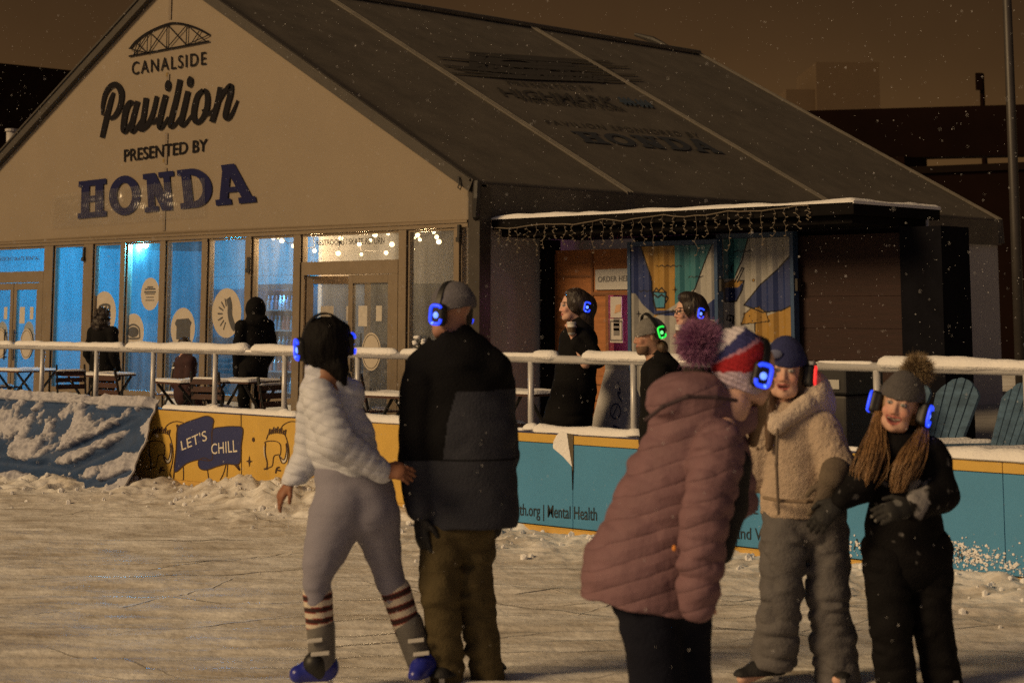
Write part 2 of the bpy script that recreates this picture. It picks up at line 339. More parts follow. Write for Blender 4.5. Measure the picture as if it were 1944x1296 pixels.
# ================================================================== EVENT TENT
XC, XR, XL, YF, YB, ZA, ZE, ZG = -23.16, -16.55, -29.77, 16.5, 29.5, 6.98, 3.37, 2.92
TO = np.array((XC, YF, .2))
tent = tag(empty('event_tent', TO), 'big white gabled event tent with lettered front and long glazed window wall', 'tent')
def tb(): return MB(TO)
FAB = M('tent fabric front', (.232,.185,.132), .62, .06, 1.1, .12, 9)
FABR = M('tent fabric roof', (.092,.079,.063), .7, .30, 1.6, .25, 5)  # same white cloth as the front, its weaker light put into a darker colour
ALU = M('bronze aluminium frame', (.26,.205,.145), .42, .12, 5, 0, metal=.35)
DARK = M('dark rubber', (.025,.022,.02), .6, .2, 8)
GREYM = M('grey vinyl wall', (.38,.37,.39), .6, .10, 2, .1, 12)
INK = M('black paint lettering', (.010,.009,.011), .8, .1, 5, spec=.1)
NAVY = M('navy paint lettering', (.014,.016,.060), .8, .1, 5, spec=.1)
def slope(x): return ZA-(ZA-ZE)*abs(x-XC)/(XR-XC)
# front gable as a fine sheet so the cloth has slack in it
nu, nv = 150, 70
U, V = np.meshgrid(np.linspace(XL+.12, XR-.12, nu), np.linspace(0, 1, nv), indexing='ij')
ZT = ZA-.08-(ZA-ZE)*np.abs(U-XC)/(XR-XC); Zz = ZG+V*(ZT-ZG)
Pn = np.stack([U*.9, Zz*.35, 0*U], -1)
Yy = YF-.008-.005*fbm(Pn, 3, 2)+.002*np.sin(U*9+2*np.sin(Zz*2))*(1-V)
o = grid_mesh('gable_panel', np.stack([U, Yy, Zz], -1), FAB, tent, org=TO)
sd = o.modifiers.new('thick', 'SOLIDIFY'); sd.thickness = .012; sd.offset = -1
gable = o
# roof: two pitched sheets, each bay slightly slack
bays = [YF-.06, 19.43, 24.5, YB]
for sgn in (1, -1):
    nu, nv = 60, 150
    T, Yv = np.meshgrid(np.linspace(0, 1, nu), np.linspace(bays[0], bays[-1], nv), indexing='ij')
    sag = 0*T
    for a, c in zip(bays[:-1], bays[1:]):
        q = np.clip((Yv-a)/(c-a), 0, 1); sag += np.where((Yv >= a) & (Yv <= c), np.sin(np.pi*q)*.006*np.sin(np.pi*T)**.6, 0)
    Xx = XC+sgn*(XR-XC+.05)*T; Zz = ZA-(ZA-ZE)*T-sag+.002*fbm(np.stack([T*5, Yv*.7, 0*T], -1), 3, 7)
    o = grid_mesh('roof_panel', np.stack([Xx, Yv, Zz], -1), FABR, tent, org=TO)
    sd = o.modifiers.new('thick', 'SOLIDIFY'); sd.thickness = .02
    # eave valance
    b = tb(); x = XC+sgn*(XR-XC+.06)
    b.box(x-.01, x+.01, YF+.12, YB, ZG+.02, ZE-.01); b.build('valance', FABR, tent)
for Yb in bays[1:]:
    b = tb()
    for sgn in (1, -1):
        for k in (-.06, 0, .06):
            b.tube([(XC, Yb+k, ZA+.02), (XC+sgn*(XR-XC+.06), Yb+k, ZE+.02), (XC+sgn*(XR-XC+.08), Yb+k, ZG+.05)], .018, 6)
    b.build('rafter_seam', M('tent seam', (.103,.090,.074), .8, .3, 3), tent)
b = tb()
for sgn in (1, -1):
    b.bar((XC, YF-.05, ZA-.02), (XR*(sgn > 0)+XL*(sgn < 0), YF-.05, ZE-.03), .12, .16)
    b.bar((XC, YF-.12, ZA+.05), (XR*(sgn > 0)+XL*(sgn < 0), YF-.12, ZE+.04), .03, .03)
b.build('gable_rafter', M('dark rafter', (.05,.043,.036), .5, .2, 6), tent)
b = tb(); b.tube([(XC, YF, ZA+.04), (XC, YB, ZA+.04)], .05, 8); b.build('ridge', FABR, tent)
# the slack loop of cloth and strap hardware at the eave corner
b = tb(); b.tube([onY(870, 335, YF-.14), onY(872, 352, YF-.15)], .015, 6); b.tube([onY(*q, YF-.15) for q in [(872,350),(876,354),(874,360),(869,356),(872,350)]], .008, 6)
b.tube([(XR+.07, YF-.06, ZE+.02), (XR+.1, YF-.1, ZE-.2), (XR+.06, YF-.08, ZE-.42), (XR+.02, YF-.04, ZG)], [.05,.06,.05,.03], 8)
b.build('corner_strap', DARK, tent)
b = tb(); b.box(XR-.10, XR+.10, YF-.05, YF+.15, .2, ZE-.05); b.build('corner_post', M('dark post', (.06,.052,.045), .45, .2, 6, metal=.3), tent)
b = tb(); b.box(XL-.1, XL+.1, YF-.05, YF+.15, .2, ZE-.05); b.build('corner_post', _M['dark post'], tent)
b = tb(); b.box(XR-.05, XR-.01, YF+.16, YB, .2, ZG+.02); b.build('side_wall', GREYM, tent)
b = tb(); b.box(XL+.01, XL+.05, YF+.16, YB, .2, ZG+.02); b.build('side_wall', GREYM, tent)
b = tb(); b.prism([(XL+.1, .2), (XR-.1, .2), (XR-.1, ZE-.1), (XC, ZA-.1), (XL+.1, ZE-.1)], lambda x, z: (x, YB-.06, z), (0,.04,0)); b.build('rear_wall', GREYM, tent)
# seam up the middle of the gable
def gY(x, y): return onY(x, y, YF-.022)
for (y0, y1) in ((-60,37),(140,166),(252,312),(318,438)):
    x0 = 323-(y0)*.028; x1 = 323-(y1)*.028; b = tb()
    ribbon(b, [(x0, y0), (x1, y1)], 5, gY, (0,-.002,0), False); b.build('centre_seam', M('seam strip', (.19,.15,.11), .7, .1, 4), tent)
b = tb()
for q in ((317,142),(311,305)): b.obox(gY(*q), (.02,0,0), (0,.006,0), (0,0,.03))
b.build('seam_clip', M('brass clip', (.35,.25,.10), .4, .1, 4, metal=.6), tent)
# --- lettering and bridge emblem
def GQ(x0, y0, x1, y1, x2, y2, x3, y3): return [onY(x0,y0,YF-.024), onY(x1,y1,YF-.024), onY(x2,y2,YF-.024), onY(x3,y3,YF-.024)]
text_on('lettering', 'CANALSIDE', GQ(250,143,391,123,391,98,250,118), INK, tent, (0,0,0), 1.25, .006, org=TO)
text_on('lettering', 'PRESENTED BY', GQ(235,308,393,287,394,263,235,284), INK, tent, (0,0,0), 1.0, .015, org=TO)
b = tb()
def zb(x, y): return gY(x/2.7, y/2.7)
O = np.array((0,-.006,0))
arc = [(668,250),(700,212),(765,165),(860,125),(912,121),(962,130),(1020,150),(1076,180)]
ribbon(b, arc, 11, zb, O); ribbon(b, [(662,290),(1075,212)], 9, zb, O*1.2, False)
for s_ in ([(700,214),(762,272)],[(668,250),(765,272)],[(768,166),(764,270)],[(768,166),(690,284)],[(768,166),(856,248)],[(860,126),(858,250)],[(860,126),(764,270)],[(860,126),(956,230)],[(962,130),(958,232)],[(962,130),(858,250)],[(962,130),(1060,215)],[(1076,180),(960,232)],[(1030,155),(985,225)],[(715,205),(690,282)]):
    ribbon(b, s_, 5, zb, O*(1.4+.05*len(b.f) % 3), False)
b.build('bridge_emblem', INK, tent)
b = tb()
def z2(x, y): return gY(180+x/6.703, 140+y/6.703)
def st(p, w_): ribbon(b, p, w_, z2, O)
st([(240,238),(205,340),(150,560),(92,815)], [34,60,64,60])
st([(95,530),(103,400),(135,260),(200,165),(275,142),(333,220),(340,330),(310,450),(250,545),(185,572)], [20,44,54,66,76,74,64,64,58,46])
st([(505,392),(455,368),(402,450),(372,600),(366,712),(388,735),(428,680),(490,560)], [46,68,74,70,70,62,40,36]); st([(548,350),(500,520),(468,680),(482,738),(525,700),(605,570)], [58,66,66,58,46,32])
st([(656,308),(630,490),(604,640),(588,738)], [66,66,66,60]); st([(596,725),(680,640),(742,500),(792,285)], [52,60,56,48]); st([(690,618),(745,622),(805,565)], [34,50,40])
st([(906,272),(860,450),(824,620),(832,692),(872,664),(940,550)], [64,68,68,58,42,30]); st([(1086,74),(1042,300),(986,520),(960,640),(976,676),(1022,648),(1095,540)], [64,66,68,66,58,42,30]); st([(1187,222),(1142,420),(1102,600),(1112,656),(1152,640),(1245,515)], [64,68,68,58,42,30])
st([(1385,208),(1312,280),(1272,420),(1262,550),(1300,622),(1362,580),(1420,460),(1436,320),(1420,232),(1385,208)], [58,66,72,72,60,58,66,66,58,54]); st([(1385,450),(1420,515),(1500,478),(1565,390)], [52,52,40,30])
st([(1602,172),(1562,380),(1492,616)], [66,68,68]); st([(1555,430),(1622,280),(1700,172),(1736,160),(1726,260),(1682,430),(1662,535),(1690,572),(1742,518),(1820,338)], [26,48,58,60,70,70,66,60,44,24])
for c in ((935,155,37,72),(1215,104,38,72)):
    b.add([z2(*p)+O*2.2 for p in circ(*c, 20, rot=.08)], [tuple(range(20))])
b.build('script_lettering', INK, tent)
# slab lettering (unit boxes) shared by front and roof
def slab(b, f, off):
    off = np.asarray(off, float); k = [0]
    def P(poly, ox):
        k[0] += 1; b.add([f(ox+x*.19, y)+off*(1+.03*k[0]) for x, y in poly], [tuple(range(len(poly)))])
    def rc(x0, x1, y0, y1, ox): P([(x0,y0),(x1,y0),(x1,y1),(x0,y1)], ox)
    def ring(cx, cy, rx_, ry_, tx, ty, ox, a0=0, a1=2*math.pi):
        t = np.linspace(a0, a1, 30); k[0] += 1
        vo = [f(ox+(cx+rx_*math.cos(a))*.19, cy+ry_*math.sin(a))+off*(1+.03*k[0]) for a in t]; vi = [f(ox+(cx+(rx_-tx)*math.cos(a))*.19, cy+(ry_-ty)*math.sin(a))+off*(1+.03*k[0]) for a in t]
        b.add(vo+vi, [(i, i+1, 31+i, 30+i) for i in range(29)])
    o = 0.
    for x in (.13, .60): rc(x, x+.27, 0, 1, o)
    for x in (.03, .50):
        rc(x, x+.47, 0, .15, o); rc(x, x+.47, .85, 1, o)
    rc(.3, .7, .42, .58, o)
    ring(.5, .5, .50, .52, .26, .19, .20)
    o = .405
    rc(.14, .35, 0, 1, o); rc(.66, .86, 0, 1, o); rc(.03, .45, 0, .14, o); rc(.03, .32, .86, 1, o); rc(.52, .99, .86, 1, o)
    P([(.10,1),(.42,1),(.86,0),(.56,0)], o)
    o = .61
    rc(.13, .40, 0, 1, o); rc(.02, .4, 0, .15, o); rc(.02, .4, .85, 1, o); ring(.42, .5, .56, .5, .27, .17, o, -math.pi/2, math.pi/2)
    rc(.36, .44, 0, .15, o); rc(.36, .44, .85, 1, o)
    o = .81
    P([(.07,.1),(.30,.1),(.58,1),(.33,1)], o); P([(.36,1),(.66,1),(.99,.1),(.71,.1)], o); rc(.26, .8, .3, .43, o); rc(-.03, .4, 0, .15, o); rc(.6, 1.06, 0, .15, o); rc(.28,.62,.86,1,o)
b = tb(); slab(b, bil(GQ(146,416,483,384,468,308,148,345)), (0,-.004,0)); b.build('slab_lettering', NAVY, tent)
# a clear plastic patch taped over the slab lettering
def clear_mat(fac, ro):
    m = bpy.data.materials.new('clear plastic'); m.use_nodes = True; N = m.node_tree.nodes; L = m.node_tree.links; N.clear()
    o = N.new('ShaderNodeOutputMaterial'); a = N.new('ShaderNodeBsdfTransparent'); g = N.new('ShaderNodeBsdfGlossy'); g.inputs['Roughness'].default_value = ro; g.inputs[0].default_value = (.9,.9,.9,1)
    x = N.new('ShaderNodeMixShader'); x.inputs[0].default_value = fac; L.new(a.outputs[0], x.inputs[1]); L.new(g.outputs[0], x.inputs[2]); L.new(x.outputs[0], o.inputs[0])
    tc = N.new('ShaderNodeTexCoord'); n = N.new('ShaderNodeTexNoise'); n.inputs['Scale'].default_value = 2.5; n.inputs['Detail'].default_value = 4; L.new(tc.outputs['Object'], n.inputs['Vector'])
    w_ = N.new('ShaderNodeTexWave'); w_.inputs['Scale'].default_value = 6; w_.inputs['Distortion'].default_value = 6; L.new(tc.outputs['Object'], w_.inputs['Vector'])
    ad = N.new('ShaderNodeMath'); L.new(n.outputs[0], ad.inputs[0]); L.new(w_.outputs['Fac'], ad.inputs[1])
    bp = N.new('ShaderNodeBump'); bp.inputs['Strength'].default_value = .35; bp.inputs['Distance'].default_value = .05; L.new(ad.outputs[0], bp.inputs['Height']); bp.inputs['Strength'].default_value = .10; L.new(bp.outputs[0], g.inputs['Normal']); return m
q = GQ(92,437,566,392,566,288,98,338); f = bil(q); U, V = np.meshgrid(np.linspace(0,1,90), np.linspace(0,1,24), indexing='ij')
Pq = np.array([[f(u,v) for u, v in zip(a, c)] for a, c in zip(U, V)]); Pq[...,1] += -.016-.005*fbm(np.stack([U*14, V*3, 0*U], -1), 3, 8)-.085*np.clip(fbm(np.stack([U*8, V*2.0, 0*U+3], -1), 3, 18)+.25, 0, 1)*np.exp(-((U-.2)/.2)**2)*np.exp(-((V-.25)/.35)**2)
q = GQ(97,434,392,411,392,338,102,372); f = bil(q); U, V = np.meshgrid(np.linspace(0,1,110), np.linspace(0,1,40), indexing='ij')
Pq = np.array([[f(u,v) for u, v in zip(a, c)] for a, c in zip(U, V)]); wn_ = np.stack([U*7, V*2.2, 0*U], -1); ev = np.clip(np.minimum(np.minimum(U, 1-U)*5, np.minimum(V, 1-V)*3), 0, 1)
Pq[...,1] += -.035-ev*(.05*np.abs(fbm(wn_, 3, 28))+.012*fbm(wn_*4, 2, 33)+.05*np.exp(-((U-.18)/.22)**2)*np.exp(-((V-.2)/.4)**2))
grid_mesh('wrinkled_film', Pq, clear_mat(.10, .34), tent, org=TO)
# roof lettering, read from the rink side
RN = np.array((ZA-ZE, 0, XR-XC)); RN = RN/np.linalg.norm(RN); RP = np.array((XC, 20, ZA)) + RN*.024
def rf(x, y): return onP(x, y, RP, RN)
def RQ(*a): return [rf(a[i], a[i+1]) for i in (0,2,4,6)]
FADE = M('faded roof lettering', (.022,.018,.016), .9, .3, 5); FADEN = M('faded navy roof lettering', (.014,.018,.028), .9, .2, 5)
text_on('roof_lettering', 'PRESENTED BY', RQ(965,160,1128,173,1122,163,958,151), FADE, tent, (0,0,0), 1.2, org=TO)
text_on('roof_lettering', 'HIGHMARK', RQ(958,183,1170,202,1160,184,942,166), FADE, tent, (0,0,0), 1., .015, org=TO)
text_on('roof_lettering', 'WESTERN NEW YORK', RQ(992,192,1190,212,1182,203,982,183), FADE, tent, (0,0,0), 1., .01, org=TO)
text_on('roof_lettering', 'PAVILION SPONSORED BY', RQ(1040,236,1330,262,1322,252,1032,227), FADE, tent, (0,0,0), 1.25, org=TO)
b = tb(); slab(b, bil(RQ(1108,270,1372,292,1340,266,1080,249)), RN*.004); b.build('roof_lettering', FADEN, tent)
b = tb()
for x, y in ((1190,193),(1222,197)):
    for dx in (-9, 0, 9): ribbon(b, [(x+dx-8, y-7+dx*.1), (x+dx+8, y+7+dx*.1)], 4, rf, RN*.004, False)
    ribbon(b, [(x-14, y), (x+14, y+2)], 4, rf, RN*.006, False)
b.build('shield_emblem', M('faded blue', (.045,.065,.09), .6, .2, 5), tent)
b = tb(); rg = random.Random(4)
for k in range(9):
    y = 104+k*5; x0 = 905+k*4-rg.random()*90; ribbon(b, [(x0, y-5), ((x0+1130)/2, y+4+rg.random()*4), (1130+k*4+rg.random()*70, y+13)], [2,5,2], rf, RN*.003)
text_on('roof_lettering', 'ICE', RQ(890,128,1105,152,1085,118,868,96), FADE, tent, (0,0,0), .9, .05, .2, org=TO)
text_on('roof_lettering', 'at Canalside', RQ(905,135,1150,158,1142,140,897,118), FADE, tent, RN*.004, 1., .03, .2, org=TO)
b.build('roof_emblem', FADE, tent)
# dark cowl on the far ridge end
b = tb(); b.tube([onP(1206,66,(0,YB-.2,0),(0,1,0)), onP(1240,76,(0,YB-.2,0),(0,1,0)), onP(1275,92,(0,YB-.2,0),(0,1,0))], [.04,.07,.03], 8); b.build('ridge_cap', DARK, tent)
# --- glazed wall
GLS = glass('wet window glass', .11); GLD = glass('door glass', .06)
ZH = ZG-.10
def fx(px): return onY(px, 590, YF)[0]
mull = [(-40,-24),(85,104),(160,180),(230,242),(305,318),(385,398),(468,482),(560,576),(760,778),(866,879)]
for a, c in mull:
    b = tb(); b.box(fx(a), fx(c), YF-.024, YF+.06, .2, ZH+.004)
    b.box(fx(a)+.02, fx(c)-.02, YF-.06, YF-.046, .2, ZH); b.build('mullion', ALU, tent)
b = tb(); b.box(XL+.11, XR-.11, YF-.055, YF+.07, ZH+.005, ZG-.003); b.box(XL+.11, XR-.11, YF-.07, YF-.056, ZH+.06, ZG-.01); b.build('header_rail', ALU, tent)
def pane(px0, px1, z0, z1, mat=GLS, parent=None, name='window_pane', y=YF+.02):
    b = tb(); b.box(fx(px0), fx(px1), y, y+.008, z0, z1); return b.build(name, mat, tent)
zs = .52
panes = {}
for i, (a, c) in enumerate([(104,160),(180,230),(242,305),(318,385),(398,468),(482,560),(778,866)]):
    panes[i] = pane(a+.3, c-.3, zs+.06, ZH-.03)
    b = tb(); b.box(fx(a)+.002, fx(c)-.002, YF-.03, YF+.05, zs-.02, zs+.06); b.box(fx(a)+.002, fx(c)-.002, YF-.03, YF+.05, ZH-.03, ZH); b.box(fx(a)+.002, fx(a)+.022, YF-.03, YF+.05, zs+.06, ZH-.03); b.box(fx(c)-.022, fx(c)-.002, YF-.03, YF+.05, zs+.06, ZH-.03); b.build('window_frame', ALU, tent)
    b = tb(); b.box(fx(a)+.002, fx(c)-.002, YF-.01, YF+.03, .2, zs-.022); b.build('base_panel', M('base panel', (.55,.58,.62), .6, .1, 4), tent)
for a, c, zt in ((-24,85,2.40),(576,760,2.42)):
    pane(a+.5, c-.5, zt+.02, ZH-.03, GLS, name='transom_pane')
    b = tb(); b.box(fx(a)+.002, fx(c)-.002, YF-.05, YF+.05, zt-.16, zt+.02); b.box(fx(a)+.002, fx(c)-.002, YF-.03, YF+.05, ZH-.03, ZH)
    w0 = fx(a)+.002; w1 = fx(c)-.002
    b.box(w0, w0+.06, YF-.05, YF+.05, .2, zt-.162); b.box(w1-.12, w1, YF-.05, YF+.05, .2, zt-.162); b.build('door_frame', ALU, tent)
    m_ = (w0+w1)/2-.03
    for (d0, d1, ajar) in ((w0+.065, m_-.01, (a > 0)), (m_+.01, w1-.125, False)):
        hz = np.array((d0, YF+.0, .22)); dr = empty('door', hz-TO, R_(48) if ajar else 0); dr.parent = tent
        L_ = d1-d0
        def db(): return MB((0,0,0))
        b = db(); h = zt-.17-.22
        for q in ((0,.09,0,h),(L_-.09,L_,0,h),(.092,L_-.092,0,.16),(.092,L_-.092,h-.11,h)): b.box(q[0], q[1], -.03, .03, q[2], q[3])
        b.build('door_leaf', ALU, dr, bevel=.004)
        b = db(); b.box(.09, L_-.09, -.004, .004, .16, h-.11); b.build('pane', GLD, dr)
        b = db(); hx = L_-.13 if d0 < m_-.02 else .13; b.tube([(hx, -.08, .75), (hx, -.08, 1.25)], .014, 8)
        for z_ in (.8, 1.2): b.tube([(hx, -.08, z_), (hx, -.03, z_)], .01, 6)
        b.build('handle', DARK, dr)
        b = db(); PAP = M('printed notice', (.50,.46,.40), .8, .2, 14)
        b.box(L_*.22, L_*.42, -.012, -.007, 1.35, 1.62); b.build('notice', PAP, dr)
        b = db(); b.box(L_*.62, L_*.75, -.012, -.007, 1.42, 1.62); b.build('notice', PAP, dr)
        if not ajar:
            b = db(); b.add([(x_, -.011, z_) for x_, z_ in circ(L_*.52, 1.02, .19, .25, 32)], [tuple(range(32))])
            b.build('oval_sticker', M('sticker paper', (.48,.42,.34), .8, .08, 6), dr)
            b = db(); ff = lambda x_, z_: np.array((x_, -.014, z_))
            ribbon(b, circ(L_*.52, 1.02, .165, .22, 32), .006, ff, (0,-.0005,0), False, True)
            b.build('sticker_print', INK, dr)
SIGN = M('vinyl lettering', (.05,.045,.04), .7, .3, 9)
text_on('transom_lettering', 'RESTROOMS / SKATE RETURN', [onY(x,y,YF-.02) for x,y in ((601,466),(730,463),(730,450),(601,456))], SIGN, tent, (0,0,0), 1., .01, org=TO)
text_on('transom_lettering', 'ADMISSION | SKATE RENTAL', [onY(x,y,YF-.02) for x,y in ((-14,498),(75,496),(75,486),(-14,489))], SIGN, tent, (0,0,0), 1., .01, org=TO)
STK = M('sticker paper', (.48,.42,.34), .8, .08, 6)
for (cx, cy, hh, kind_) in ((197,595,42,'cup'),(285,558,31,'text'),(253,631,36,'bun'),(347,624,40,'loaf'),(430,594,47,'dog'),(54,645,44,'arch'),(4,645,44,'arch')):
    c = onY(cx, cy, YF+.012); r = np.linalg.norm(onY(cx, cy-hh, YF+.012)-c)
    if kind_ == 'arch': r *= .8
    pts = circ(c[0], c[2], r*.97, r, 40) if kind_ != 'arch' else circ(c[0], c[2], r*.62, r, 40)
    b = tb(); b.add([(x, YF+.012, z) for x, z in pts], [tuple(range(40))]); b.build('round_sticker', STK, tent)
    b = tb(); ff = lambda x, z, c=c, r=r: np.array((c[0]+x*r, YF+.009, c[2]+z*r)); wq = .05; oo = (0,-.0008,0)
    if kind_ == 'text':
        for z_, l in ((.42,.3),(.3,.55),(.12,.6),(.0,.5),(-.2,.4),(-.38,.45)): ribbon(b, [(-l, z_), (l, z_)], .09 if z_ > 0 else .05, ff, oo, False)
    elif kind_ == 'bun':
        ribbon(b, [(-.6,-.1),(-.5,.25),(0,.42),(.5,.25),(.6,-.1),(.5,-.3),(-.5,-.3),(-.6,-.1)], .09, ff, oo); b.add([ff(*p)+np.array((0,-.0003,0)) for p in circ(0,.02,.5,.28,20)], [tuple(range(20))])
    elif kind_ == 'loaf': 
        b.add([ff(*p) for p in [(-.5,-.5),(-.5,.1),(-.65,.25),(-.5,.45),(.45,.5),(.7,.3),(.6,.1),(.6,-.5)]], [tuple(range(8))])
    elif kind_ == 'dog':
        ribbon(b, [(.1,.6),(.22,.3),(.25,-.1),(.45,-.5),(.6,-.6)], .3, ff, oo)
        for a in range(7): t_ = 1.9+a*.4; ribbon(b, [(.1+.35*math.cos(t_), -.05+.35*math.sin(t_)), (.1+.68*math.cos(t_), -.05+.68*math.sin(t_))], .06, ff, oo, False)
    elif kind_ == 'cup':
        ribbon(b, [(-.4,.3),(.0,.4),(.45,.35),(.4,.1),(.1,.0),(-.35,.1),(-.4,.3)], .1, ff, oo)
        for a in (-.2,.1,.35): ribbon(b, [(a,.12),(a+.1,.34)], .12, ff, oo, False)
    else:
        ribbon(b, [(-.35,-.6),(-.35,.2),(0,.6),(.35,.2),(.35,-.6)], .06, ff, oo); ribbon(b, [(-.2,-.5),(-.2,.1),(0,.35),(.2,.1),(.2,-.5)], .05, ff, oo)
    b.build('sticker_print', M('sticker ink', (.07,.07,.075), .8, .3, 9), tent)
for a, z_ in ((160,480),(472,500),(872,440)):
    p = onY(a, z_, YF-.07); b = tb(); b.obox(p, (.02,0,0), (0,.02,0), (0,0,.09)); b.obox(p+np.array((.0,-.02,-.1)), (.03,0,0), (0,.015,0), (0,0,.03)); b.build('latch', DARK, tent)
# --- inside the tent
WALLI = M('inner lining', (.62,.60,.58), .8, .1, 1.5, .15, 5)
b = tb(); b.box(XL+.06, XR-.06, 22.0, 22.06, .2, 3.3)
for z_ in (2.45, 2.7): b.box(XL+.07, XR-.07, 21.96, 21.998, z_, z_+.07)
b.build('lining_wall', WALLI, tent)
b = tb(); b.box(XL+.07, XR-.07, 21.90, 21.955, .216, 1.28); b.box(-20.97, -20.94, 17.7, 21.89, .216, 1.28); b.build('dark_dado', DARK, tent)
b = tb(); b.box(XL+.07, XR-.07, 21.93, 21.958, 1.285, 2.2); b.box(-20.97, -20.955, 17.7, 21.89, 1.285, 2.2); b.build('dim_wall_tier', M('dimmed wall tier', (.16,.17,.19), .7, .3, 1.5), tent)  # middle wall tier coloured darker so the window glow drops lower down
b = tb(); b.box(-21.06, -20.98, 17.7, 21.94, .216, 3.29); b.build('partition', WALLI, tent)  # divider added to keep the warm and blue lamp light apart
b = tb(); b.box(XL+.06, XR-.06, YF+.1, 21.99, 3.3, 3.34); b.build('lining_ceiling', WALLI, tent)
b = tb(); b.box(XL+.06, XR-.06, YF+.08, 22, .2, .215); b.build('inner_floor', M('rubber floor', (.06,.06,.065), .7, .2, 6), tent)
# ================================================================== LAMPS AND THINGS INSIDE THE TENT
def point(name, loc, col, e_, r=.05, parent=None):
    l = bpy.data.lights.new(name, 'POINT'); l.color = col; l.energy = e_; l.shadow_soft_size = r
    o = bpy.data.objects.new(name, l); C.objects.link(o)
    if parent: o.parent = parent; o.location = np.asarray(loc)-np.asarray(parent.location)
    else: o.location = loc
    return o
p = onY(279, 463, YF+.16)
st_l = tag(empty('stage_lamp', p), 'glaring cyan stage lamp hung inside the tent window head', 'stage lamp')
b = MB(p); b.tube([p+np.array((0,.02,.02)), p+np.array((0,.2,.1))], [.075,.06], 14); b.tube([p+np.array((0,.1,.05)), p+np.array((0,.1,.25))], .012, 6); b.build('housing', DARK, st_l)
b = MB(p); b.ball(p+np.array((0,-.02,0)), (.07,.03,.07), 10); b.build('lens', M('cyan lamp lens', (.5,.9,1), .3, emit=(.35,.85,1), es=16), st_l, True)
point('cyan_beam', p+np.array((0,-.12+.0,-.02))+np.array((0,.02,0)), (.08,.62,1), 210, .05, st_l)
for dx, dz, e_ in ((-3.4,-.05,215),(-.8,-.05,215),(1.6,-.2,28)):
    point('cyan_beam', p+np.array((dx,2.3,dz)), (.0,.50,1), e_, .15, st_l)
# warm globe string lights
rg = random.Random(8)
bul = [(594,433),(651,431),(652,436),(693,438),(708,427),(712,446),(737,444),(597,476),(642,481),(686,483),(733,480),(647,453),(704,456),(682,464),(744,464),(784,473),(784,451),(793,447),(824,441),(829,450),(833,459),(519,453),(528,450),(535,457),(557,445),(557,467),(484,451),(797,455)]
o0 = onY(680, 450, 17.1)
sl_ = tag(empty('globe_string_lights', o0), 'strings of warm white globe bulbs hanging inside the doorway of the tent', 'string lights')
pts = []
BLB = M('warm bulb', (1,.8,.5), .3, emit=(1,.66,.30), es=7)
for i, (x, y) in enumerate(bul):
    q = onY(x, y, 16.75+(i*.37) % .7); pts.append(q)
    b = MB(o0); b.ball(q, .022+.006*(i % 3), 7); b.build('bulb', BLB, sl_, True)
b = MB(o0); pts.sort(key=lambda q: (round(q[1]*2), q[0]))
for a, c in zip(pts[:-1], pts[1:]):
    if abs(a[0]-c[0]) < 1.6: b.tube([a+np.array((0,0,.05)), (a+c)/2+np.array((0,0,.0)), c+np.array((0,0,.05))], .006, 5)
b.build('wire', DARK, sl_)
for x, y, e_ in ((600,455,10),(690,450,12),(810,455,10)):
    point('warm_glow', onY(x, y, 17.3), (1,.62,.29), e_*4.6, .1, sl_)
# counter, cooler with bottles
b = MB((-24,20,.2)); 
ct = tag(empty('rental_counter', (-24,20,.215)), 'long dark skate rental counter at the back of the tent', 'counter')
b = MB(ct.location); b.box(-29,-21.5,20.0,20.6,.22,1.12); b.build('counter_body', M('dark counter', (.05,.045,.045), .6, .2, 5), ct)
b = MB(ct.location); b.box(-29.05,-21.45,19.95,20.65,1.122,1.17); b.build('countertop', M('counter top', (.12,.11,.10), .4, .2, 5), ct)
q = onY(525, 610, 18.6); co = tag(empty('drinks_cooler', (q[0], 18.6, .215)), 'blue lit drinks cooler full of bottles behind the window left of the door', 'cooler')
L0 = np.array(co.location)
b = MB(L0); x0, x1 = q[0]-.5, q[0]+.5
b.box(x0,x0+.04,18.6,19.2,.22,2.1); b.box(x1-.04,x1,18.6,19.2,.22,2.1); b.box(x0+.041,x1-.041,19.16,19.2,.22,2.1); b.box(x0,x1,18.6,19.2,2.102,2.2); b.build('cabinet', M('cooler shell', (.10,.13,.16), .4, .1, 5), co)
for k in range(5):
    b = MB(L0); z = .5+k*.32; b.box(x0+.05,x1-.05,18.65,19.15,z,z+.02); b.build('shelf', M('cooler shelf', (.3,.35,.4), .4, .1, 5), co)
BT = [M('bottle %d' % i, c, .25, .2, 9) for i, c in enumerate(((.10,.35,.55),(.5,.5,.5),(.05,.12,.3),(.4,.15,.12)))]
for k in range(5):
    for j in range(9):
        z = .521+k*.32; xx = x0+.10+j*.1; b = MB(L0); b.tube([(xx,18.75,z),(xx,18.75,z+.13),(xx,18.75,z+.17),(xx,18.75,z+.22)], [.032,.032,.014,.014], 8); b.build('bottle', rg.choice(BT), co)
point('cooler_tube', (q[0], 18.68, 2.0), (.12,.50,1), 4, .05, co)
for x, y, c in ((502,557,(1,.12,.05)),(531,556,(1,.15,.05)),(775,559,(.3,.8,1))):
    p = onY(x, y, 20.9); s = tag(empty('lit_sign', p), {502:'small red lit box sign left of the pair behind the window',531:'small red and cyan lit box sign right of the pair behind the window',775:'small pale cyan lit sign seen through the pane right of the door'}[x], 'sign')
    b = MB(p); b.obox(p, (.14,0,0), (0,.03,0), (0,0,.06)); b.build('case', DARK, s)
    b = MB(p); b.obox(p+np.array((0,-.035,0)), (.125,0,0), (0,.004,0), (0,0,.05)); b.build('lit_face', M('lit face %d' % x, c, .5, emit=c, es=.9), s)

